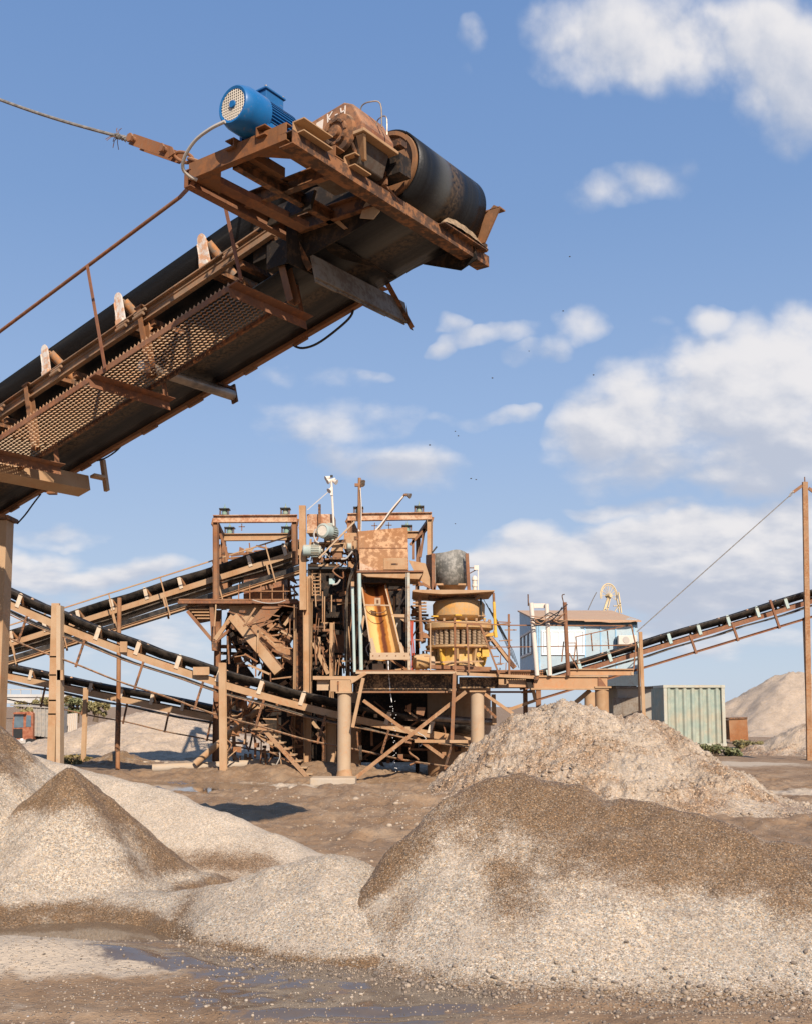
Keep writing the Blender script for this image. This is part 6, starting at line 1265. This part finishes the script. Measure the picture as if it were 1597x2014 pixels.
# ================================================================== CABIN
cb=thing('control_cabin','pale blue control cabin with white shuttered window and a sagging rust roof','cabin',at(1150,1350,36))
xL,xR=at(1050,1260,36)[0],at(1254,1260,36)[0]; zB,zT=at(1150,1349,36)[2],at(1150,1219,36)[2]; Yb=40.6; zTb=at(1020,1203,Yb)[2]; zM=at(1150,1316,36)[2]
mb=MB(); mb.hexa([(xL,36,zB),(xR,36,zB),(xR,Yb,zB),(xL,Yb,zB)],[(xL,36,zT),(xR,36,zT),(xR,Yb,zTb),(xL,Yb,zTb)]); mb.build('wall',M['cabin_blue'],cb)
for px in (1056,1060,1150,1181,1211,1247):
    p=at(px,1260,36); mb=MB(); mb.box((p[0],35.985,(zB+zT)/2),(.02,0,0),(0,.012,0),(0,0,(zT-zB)/2-.05)); mb.build('batten',M['cabin_batten'],cb)
mb=MB(); e=.35; mb.hexa([(xL-.04,35.75,zT-.02),(xR+.08,35.75,zT-.10),(xR+.08,Yb+.3,zTb+.02),(xL-.04,Yb+.3,zTb+.02)],[(xL-.04,35.75,zT+.03),(xR+.08,35.75,zT-.05),(xR+.08,Yb+.3,zTb+.07),(xL-.04,Yb+.3,zTb+.07)]); mb.build('roof',M['roof'],cb)
plate(cb,'roof_flap',M['roof'],[(1148,1221),(1252,1221.5),(1240,1224),(1200,1225),(1180,1223),(1150,1223)],35.7,.04); pbox(cb,'eaves_board',M['cabin_dark'],1052,1222,1252,1229,35.96,.03)
def pwin(parent,x0,y0,x1,y1,Y,n,glass='white',frame='white'):
    fr=MB(); w=3.2; s_=mpp(Y)
    for (a,b_,c,d_) in ((x0,y0,x1,y0+w),(x0,y1-w,x1,y1),(x0,y0+w,x0+w,y1-w),(x1-w,y0+w,x1,y1-w)): plate(None,'',None,[(a,d_),(c,d_),(c,b_),(a,b_)],Y-.05,.05,mb=fr)
    o=fr.build('window',M[frame],parent)
    for i in range(n):
        a=x0+w+(x1-x0-2*w)*i/n; b_=x0+w+(x1-x0-2*w)*(i+1)/n; pbox(o,'shutter' if glass=='white' else 'pane',M['shutter' if glass=='white' else glass],a+1,y0+w+.5,b_-1,y1-w-.5,Y-.03,.025)
        if i: pbox(o,'mullion',M[frame],a-1,y0+w,a+1,y1-w,Y-.052,.05)
    return o
M['shutter']=simple('white_roller_shutter',(.62,.68,.71),.5,var=.05); pwin(cb,1064.5,1239.5,1149.5,1288.5,36,5)
# window on the shaded left wall
mb=MB()
def lw(y,px): pass
zz0,zz1=at(1030,1290,38)[2],at(1030,1244,38)[2]; ya,yb_=36.5,40.1
fo=MB()
for (a,b_,c,d_) in ((ya,zz0,yb_,zz0+.07),(ya,zz1-.07,yb_,zz1),(ya,zz0+.07,ya+.08,zz1-.07),(yb_-.08,zz0+.07,yb_,zz1-.07),(ya+1.15,zz0+.07,ya+1.23,zz1-.07),(ya+2.35,zz0+.07,ya+2.43,zz1-.07)): fo.box((xL-.02,(a+c)/2,(b_+d_)/2),(.03,0,0),(0,(c-a)/2,0),(0,0,(d_-b_)/2))
wo=fo.build('window',M['offwhite'],cb); mb=MB(); mb.box((xL-.005,(ya+yb_)/2,(zz0+zz1)/2),(.008,0,0),(0,(yb_-ya)/2-.08,0),(0,0,(zz1-zz0)/2-.07)); mb.build('pane',M['glass'],wo)
for px,py in ((1058,1362),(1246,1362)):
    p=at(px,1349,36.3); mb=MB(); mb.box((p[0],36.3,zB/2-.1),(.08,0,0),(0,.08,0),(0,0,zB/2+.1)); mb.build('stilt',M['rust'],cb); mb=MB(); mb.box((p[0],Yb-.3,zB/2-.1),(.08,0,0),(0,.08,0),(0,0,zB/2+.1)); mb.build('stilt',M['rust'],cb)
pbox(cb,'base_panel',M['cabin_pale'],1192,1326,1254,1349.5,35.97,.02)
ac=thing('air_conditioner','white air conditioner unit fixed to the blue cabin wall above the conveyor','air conditioner',at(1233,1268,35.7)); pbox(ac,'casing',M['offwhite'],1216,1250,1252,1268,35.6,.36,bevel=.02); q=at(1231,1259,35.6)
mb=MB(); mb.lathe([(0,-.01),(.11,-.01),(.125,.01),(0,.01)],q,(0,1,0),24); mb.build('fan_grille',M['conduit'],ac,smooth=True); pbox(ac,'side_shade',M['cabin_dark'],1211,1253,1216,1268,35.8,.15)  # dark slab paints shade over the casing's unlit left side
# ================================================================== CONTAINERS
def container(name,label,pl,pr,pt,pb,Y,L,skew,mat,ridges):
    x0,x1=at(pl,pb,Y)[0],at(pr,pb,Y)[0]; z1=at(pl,pt,Y)[2]; z0=-.02; w=x1-x0
    T=thing(name,label,'container',((x0+x1)/2,Y,0)); 
    # ribbed front
    n=ridges*4; prof=[]
    for i in range(n+1):
        ph=i%4; prof.append((x0+.08+(w-.16)*i/n,Y+(.10 if ph in(0,3) else .0)))
    mb=MB(); mb.add([(x,y,z0+.12) for x,y in prof]+[(x,y,z1-.10) for x,y in prof],[(i,i+1,i+1+n+1,i+n+1) for i in range(n)]); mb.build('ribbed_front',M[mat],T,solid=.006)
    n2=24*4; pr2=[(x0+(.0 if i%4 in(1,2) else .045),Y+.06+(L-.12)*i/n2) for i in range(n2+1)]
    mb=MB(); mb.add([(x,y,z0+.12) for x,y in pr2]+[(x,y,z1-.10) for x,y in pr2],[(i,i+1,i+1+n2+1,i+n2+1) for i in range(n2)]); mb.build('ribbed_side',M[mat],T,solid=.006)
    mb=MB(); mb.box(((x0+x1)/2+.02,Y+L/2,(z0+z1)/2),(w/2-.06,0,0),(0,L/2-.08,0),(0,0,(z1-z0)/2-.08)); mb.build('body',M[mat],T)
    for x in (x0+.05,x1-.05):
        for y in (Y+.02,Y+L-.05):
            mb=MB(); mb.box((x,y,(z0+z1)/2),(.07,0,0),(0,.07,0),(0,0,(z1-z0)/2)); mb.build('corner_post',M['container_frame'],T)
            for z in (z0+.06,z1-.06):
                mb=MB(); mb.box((x,y,z),(.09,0,0),(0,.09,0),(0,0,.065)); mb.build('corner_casting',M['container_frame'],T,bevel=.01)
    for z in (z0+.06,z1-.05):
        mb=MB(); mb.box(((x0+x1)/2,Y+.015,z),(w/2-.13,0,0),(0,.055,0),(0,0,.055)); mb.build('end_rail',M['container_frame'],T); mb=MB(); mb.box((x0+.05,Y+L/2,z),(.055,0,0),(0,L/2-.14,0),(0,0,.055)); mb.build('side_rail',M['container_frame'],T)
    mb=MB(); mb.box(((x0+x1)/2,Y+L/2,z1-.005),(w/2-.02,0,0),(0,L/2,0),(0,0,.012)); mb.build('roof',M[mat],T); return T
container('shipping_container','grey-green ribbed shipping container standing right of the cabin',1308,1427,1348,1465,47,6.,0,'container_green',7)
sh=thing('storage_shed','low dark grey storage box under the right end of the blue cabin','shed',at(1247,1420,36)); x0,x1=at(1215,1400,36)[0],at(1281,1400,36)[0]; z1=at(1247,1355,36)[2]
mb=MB(); mb.box(((x0+x1)/2,38.01,z1/2-.05),((x1-x0)/2,0,0),(0,2,0),(0,0,z1/2+.05)); mb.build('wall',M['shed_grey'],sh); mb=MB(); mb.box(((x0+x1)/2,38,z1+.04),((x1-x0)/2+.06,0,0),(0,2.05,0),(0,0,.035)); mb.build('roof',M['grey_plate'],sh)
mb=MB(); mb.box(((x0+x1)/2-.3,35.985,z1*.45),(.42,0,0),(0,.012,0),(0,0,z1*.42)); mb.build('door',M['grey_plate'],sh)
bn=thing('rust_skip','open orange-brown rusty steel skip beside the ribbed container','skip',at(1451,1458,50)); 
plate(bn,'side',M['rust_orange'],[(1436,1459),(1472,1456),(1469,1412),(1433,1414)],50,.05); plate(bn,'rim',M['rust_dark'],[(1432,1416),(1470,1414),(1470,1411),(1432,1412.5)],49.95,1.8); p=at(1434,1436,50); mb=MB(); mb.box((p[0]+.03,50.95,p[2]),(.03,0,0),(0,.9,0),(0,0,.45)); mb.build('side',M['rust_dark'],bn)
# ================================================================== SHEAVE WHEEL ABOVE THE CABIN
sw=thing('sheave_wheel','large yellow spoked sheave wheel on a lattice leg behind the cabin roof','sheave wheel',at(1200,1203,46)); YW=46; c=at(1197,1172,YW); k=mpp(YW); ax=unit(np.array([.45,-.89,0])); xx_=unit(np.cross(ax,[0,0,1.])); yy_=np.array([0,0,1.])
arc=[R(a) for a in range(-20,205,9)]
MB().tube([c+24*k*(xx_*math.cos(a)*-1*.85+yy_*math.sin(a)) for a in arc],1.3*k,8).build('rim',M['yellow_faded'],sw,smooth=True)
MB().tube([c+20.5*k*(xx_*math.cos(a)*-.85+yy_*math.sin(a)) for a in arc],.8*k,6).build('inner_rim',M['yellow_faded'],sw,smooth=True)
for a in range(-20,205,25):
    a=R(a); mb=MB(); mb.cyl(c+4*k*(xx_*math.cos(a)*-.85+yy_*math.sin(a)),c+23*k*(xx_*math.cos(a)*-.85+yy_*math.sin(a)),.55*k,n=6); mb.build('spoke',M['yellow_faded'],sw)
mb=MB(); mb.cyl(c-ax*.15,c+ax*.15,4*k,n=10); mb.build('hub',M['yellow_faded'],sw)
for x0,y0,x1,y1,w in ((1196,1176,1186,1206,4),(1200,1176,1193,1206,2),(1188,1200,1196,1195,1.5),(1216,1165,1222,1206,2),(1213,1178,1218,1206,1.5),(1206,1192,1220,1192,1.5),(1208,1204,1220,1186,1.2)): pm(sw,'leg',M['yellow_faded'],x0,y0,x1,y1,w,YW,.12)
ptube(sw,'rope',M['rope'],[(1173,1165),(1165,1180),(1156,1200)],YW,.02,5,1); ptube(sw,'support_stem',M['yellow_faded'],[(1190,1206),(1188,1300),(1188,1390)],YW,.15,8,1)
# ================================================================== TRUCK
tr=thing('dump_truck','small orange and grey dump truck parked far off at the left edge','truck',at(60,1475,58)); YK=58
def tp(x,y,Y=YK): return at(x,y,Y)
plate(tr,'cab',M['truck_orange'],[(24,1470),(64,1466),(65,1403),(60,1400),(28,1401),(24,1420)],YK,1.9,bevel=.04)
plate(tr,'windscreen',M['glass'],[(27,1432),(46,1431),(46,1405),(29,1405)],YK-.02,.03); plate(tr,'side_window',M['glass'],[(51,1430),(61,1430),(61,1408),(52,1407)],YK-.02,.03)
pbox(tr,'sun_visor',M['truck_orange'],26,1402,50,1405,YK-.2,.2); pbox(tr,'grille',M['black'],26,1434,44,1452,YK-.03,.04); pbox(tr,'bumper',M['conduit'],24,1455,50,1463,YK-.15,.2)
for x in (29,43): pbox(tr,'headlight',M['white'],x-2.5,1453,x+2.5,1457,YK-.17,.05)
plate(tr,'tipper_body',M['truck_grey'],[(67,1448),(106,1452),(108,1394),(64,1389),(66,1400)],YK+.3,2.2)
for x in (72,80,88,96): pbox(tr,'body_rib',M['truck_grey'],x-1,1394,x+1,1448,YK+.25,.06)
plate(tr,'body_rim',M['truck_grey'],[(20,1389),(108,1394),(108,1390),(20,1386)],YK+.2,2.3); pbox(tr,'chassis',M['black'],60,1452,106,1459,YK+.5,1.2)
for x in (58,86,99):
    q=at(x,1466,YK); mb=MB(); mb.cyl(q+np.array([0,-.05,0]),q+np.array([0,.25,0]),.36,n=24); w_=mb.build('wheel',M['black'],tr,smooth=True); mb=MB(); mb.cyl(q+np.array([0,-.07,0]),q+np.array([0,-.045,0]),.2,n=16); mb.build('rim',M['conduit'],w_,smooth=True)
# ================================================================== BRIDGE, FENCE AND PLANTS
br=thing('road_bridge','long pale road bridge with a railing beyond the truck on the left','bridge',at(20,1400,150)); pbox(br,'deck',M['concrete_far'],-400,1371,130,1384,150,6); pbox(br,'kerb',M['concrete_far'],-400,1366,130,1371.5,149.8,.3)
for k in range(14): pbox(br,'railing_post',M['conduit'],-140+k*20,1355,-138.6+k*20,1366,149.8,.1)
pbox(br,'railing',M['conduit'],-400,1355.5,130,1357,149.75,.1)
for x in (-200,-60,75): pbox(br,'pier',M['concrete_far'],x-8,1384,x+8,1420,151.5,2)
fe=thing('sheet_fence','white corrugated sheet fence between the trees and the far heap','fence',at(135,1425,62)); mb=MB(); p0,p1=at(112,1422,62),at(152,1418,62); n=40
P=[p0+(p1-p0)*i/n+np.array([0,.06*math.sin(i*1.57),0]) for i in range(n+1)]; mb.add([p-np.array([0,0,1.0]) for p in P]+[p+np.array([0,0,.45]) for p in P],[(i,i+1,i+n+2,i+n+1) for i in range(n)]); mb.build('corrugated_sheet',M['offwhite'],fe,solid=.02)
def leaves(name,mat,cx,n,size,parent=None,loc=None):
    """foliage: small leaf faces in clumps; cx = list of (centre, radii)"""
    V=[];
    per=n//len(cx); out=[]
    for c,r in cx:
        d_=RNG.normal(size=(per,3)); d_/=np.linalg.norm(d_,axis=1)[:,None]; rr=RNG.random(per)**.45; out.append(np.asarray(c)+d_*rr[:,None]*np.asarray(r))
    C_=np.concatenate(out); N=len(C_); a=RNG.normal(size=(N,3)); a/=np.linalg.norm(a,axis=1)[:,None]; b_=np.cross(a,RNG.normal(size=(N,3))); b_/=np.linalg.norm(b_,axis=1)[:,None]; s_=size*RNG.uniform(.6,1.4,N)[:,None]
    Q=np.stack([C_-a*s_,C_+b_*s_*.5,C_+a*s_,C_-b_*s_*.5],1).reshape(-1,3); off=world_loc(parent) if parent is not None else np.asarray(loc)
    me=bpy.data.meshes.new(name); me.from_pydata((Q-off).tolist(),[],[(4*i,4*i+1,4*i+2,4*i+3) for i in range(N)]); me.materials.append(mat); o=bpy.data.objects.new(name,me); link(o,parent)
    if parent is None: o.location=Vector([float(q) for q in loc])
    return o
def tree(label,px,py_top,py_base,wpx,Y,mat,seed):
    t_=thing('tree',label,'tree',at(px,py_base,Y),'trees beyond the far heap'); k=mpp(Y); base=at(px,py_base,Y); H=(py_base-py_top)*k
    mb=MB(); mb.tube([base,base+np.array([.1,0,H*.4]),base+np.array([.0,.1,H*.8])],[.22,.15,.05],7)
    for q in range(5): e=RNG.normal(size=3)*H*.22; e[2]=abs(e[2])+H*.15; s0=base+np.array([0,0,H*(.3+.08*q)]); mb.tube([s0,s0+e*.6,s0+e],[.09,.06,.02],5)
    mb.build('trunk',M['bark'],t_,smooth=True)
    cl=[]
    for q in range(16): cl.append((base+np.array([RNG.uniform(-.5,.5)*wpx*k,RNG.uniform(-.4,.4)*wpx*k,H*RNG.uniform(.28,.88)]),(wpx*k*RNG.uniform(.10,.2),wpx*k*.16,H*RNG.uniform(.08,.15))))
    leaves('crown',M[mat],cl,3600,.11,t_)
tree('olive green bushy tree beside the big left post',60,1372,1425,55,84,'leaf_olive',1); tree('yellowing tree left of the leaning box post',118,1366,1425,50,80,'leaf_yellow',2); tree('rounded dark green tree behind the middle of the lower conveyor',150,1371,1422,48,78,'leaf_green',3); tree('yellow-green tree just left of the far pale heap',188,1376,1420,46,76,'leaf_olive',4)
def shrub(label,px,py,wpx,hpx,Y,mat):
    t_=thing('shrub',label,'shrub',ground(px,py)+np.array([0,0,0]),'weeds by the container'); g0=ground(px,py); k=mpp(g0[1]); mb=MB()
    for q in range(22): 
        e=np.array([RNG.normal()*wpx*k*.28,RNG.normal()*.3,hpx*k*RNG.uniform(.4,1.)]); mb.tube([g0+np.array([e[0]*.4,0,-.05]),g0+e*.6+np.array([0,0,.05]),g0+e],[.014,.01,.005],4)
    mb.build('stems',M['bark'],t_); cl=[(g0+np.array([RNG.uniform(-.5,.5)*wpx*k,RNG.uniform(-.5,.5),hpx*k*RNG.uniform(.1,.75)]),(wpx*k*.12,.3,hpx*k*.22)) for q in range(14)]; leaves('foliage',M[mat],cl,1900,.06,t_)
shrub('low green weeds at the foot of the ribbed container',1405,1487,78,26,45,'leaf_green'); shrub('yellow-green weeds in front of the rusty skip',1475,1478,62,24,46,'leaf_olive'); shrub('dry grass tuft at the foot of the two left posts',150,1502,60,16,30,'leaf_yellow')
# stones thrown off the head drum, still falling
v,f=ico()
for i,(x,y,r) in enumerate(((1120,504,2),(1107,611,2),(1167,737,2),(968,743,2),(895,848,1.6),(901,857,1.8),(845,875,2.2),(926,941,2),(936,943,1.8),(895,1030,1.5),(1040,690,1.4))):
    q=at(x,y,9.4); mb=MB(); mb.add([q+p*r*mpp(9.4)*np.array([1.3,1,.8])*.8 for p in v],[tuple(a) for a in f]); o=mb.build('falling_stone',M['dark_stone'],None,loc=q); tag(o,'tiny dark stone in mid air, thrown from the head drum','stone','stones falling from the head drum')
# broken blocks by the left posts and on the mud
for i,(x,y,wd) in enumerate(((262,1499,16),(285,1503,22),(308,1500,18),(330,1503,16),(246,1503,12))):
    g0=ground(x,y); k=mpp(g0[1]); mb=MB(); mb.add([g0+p*np.array([wd*k*.5,wd*k*.4,wd*k*.28])*RNG.uniform(.8,1.15) for p in v],[tuple(a) for a in f]); o=mb.build('broken_block',M['concrete'],None,loc=g0); tag(o,'broken grey rock lump lying behind the pale gravel ridge','rock','rock lumps behind the pale ridge')
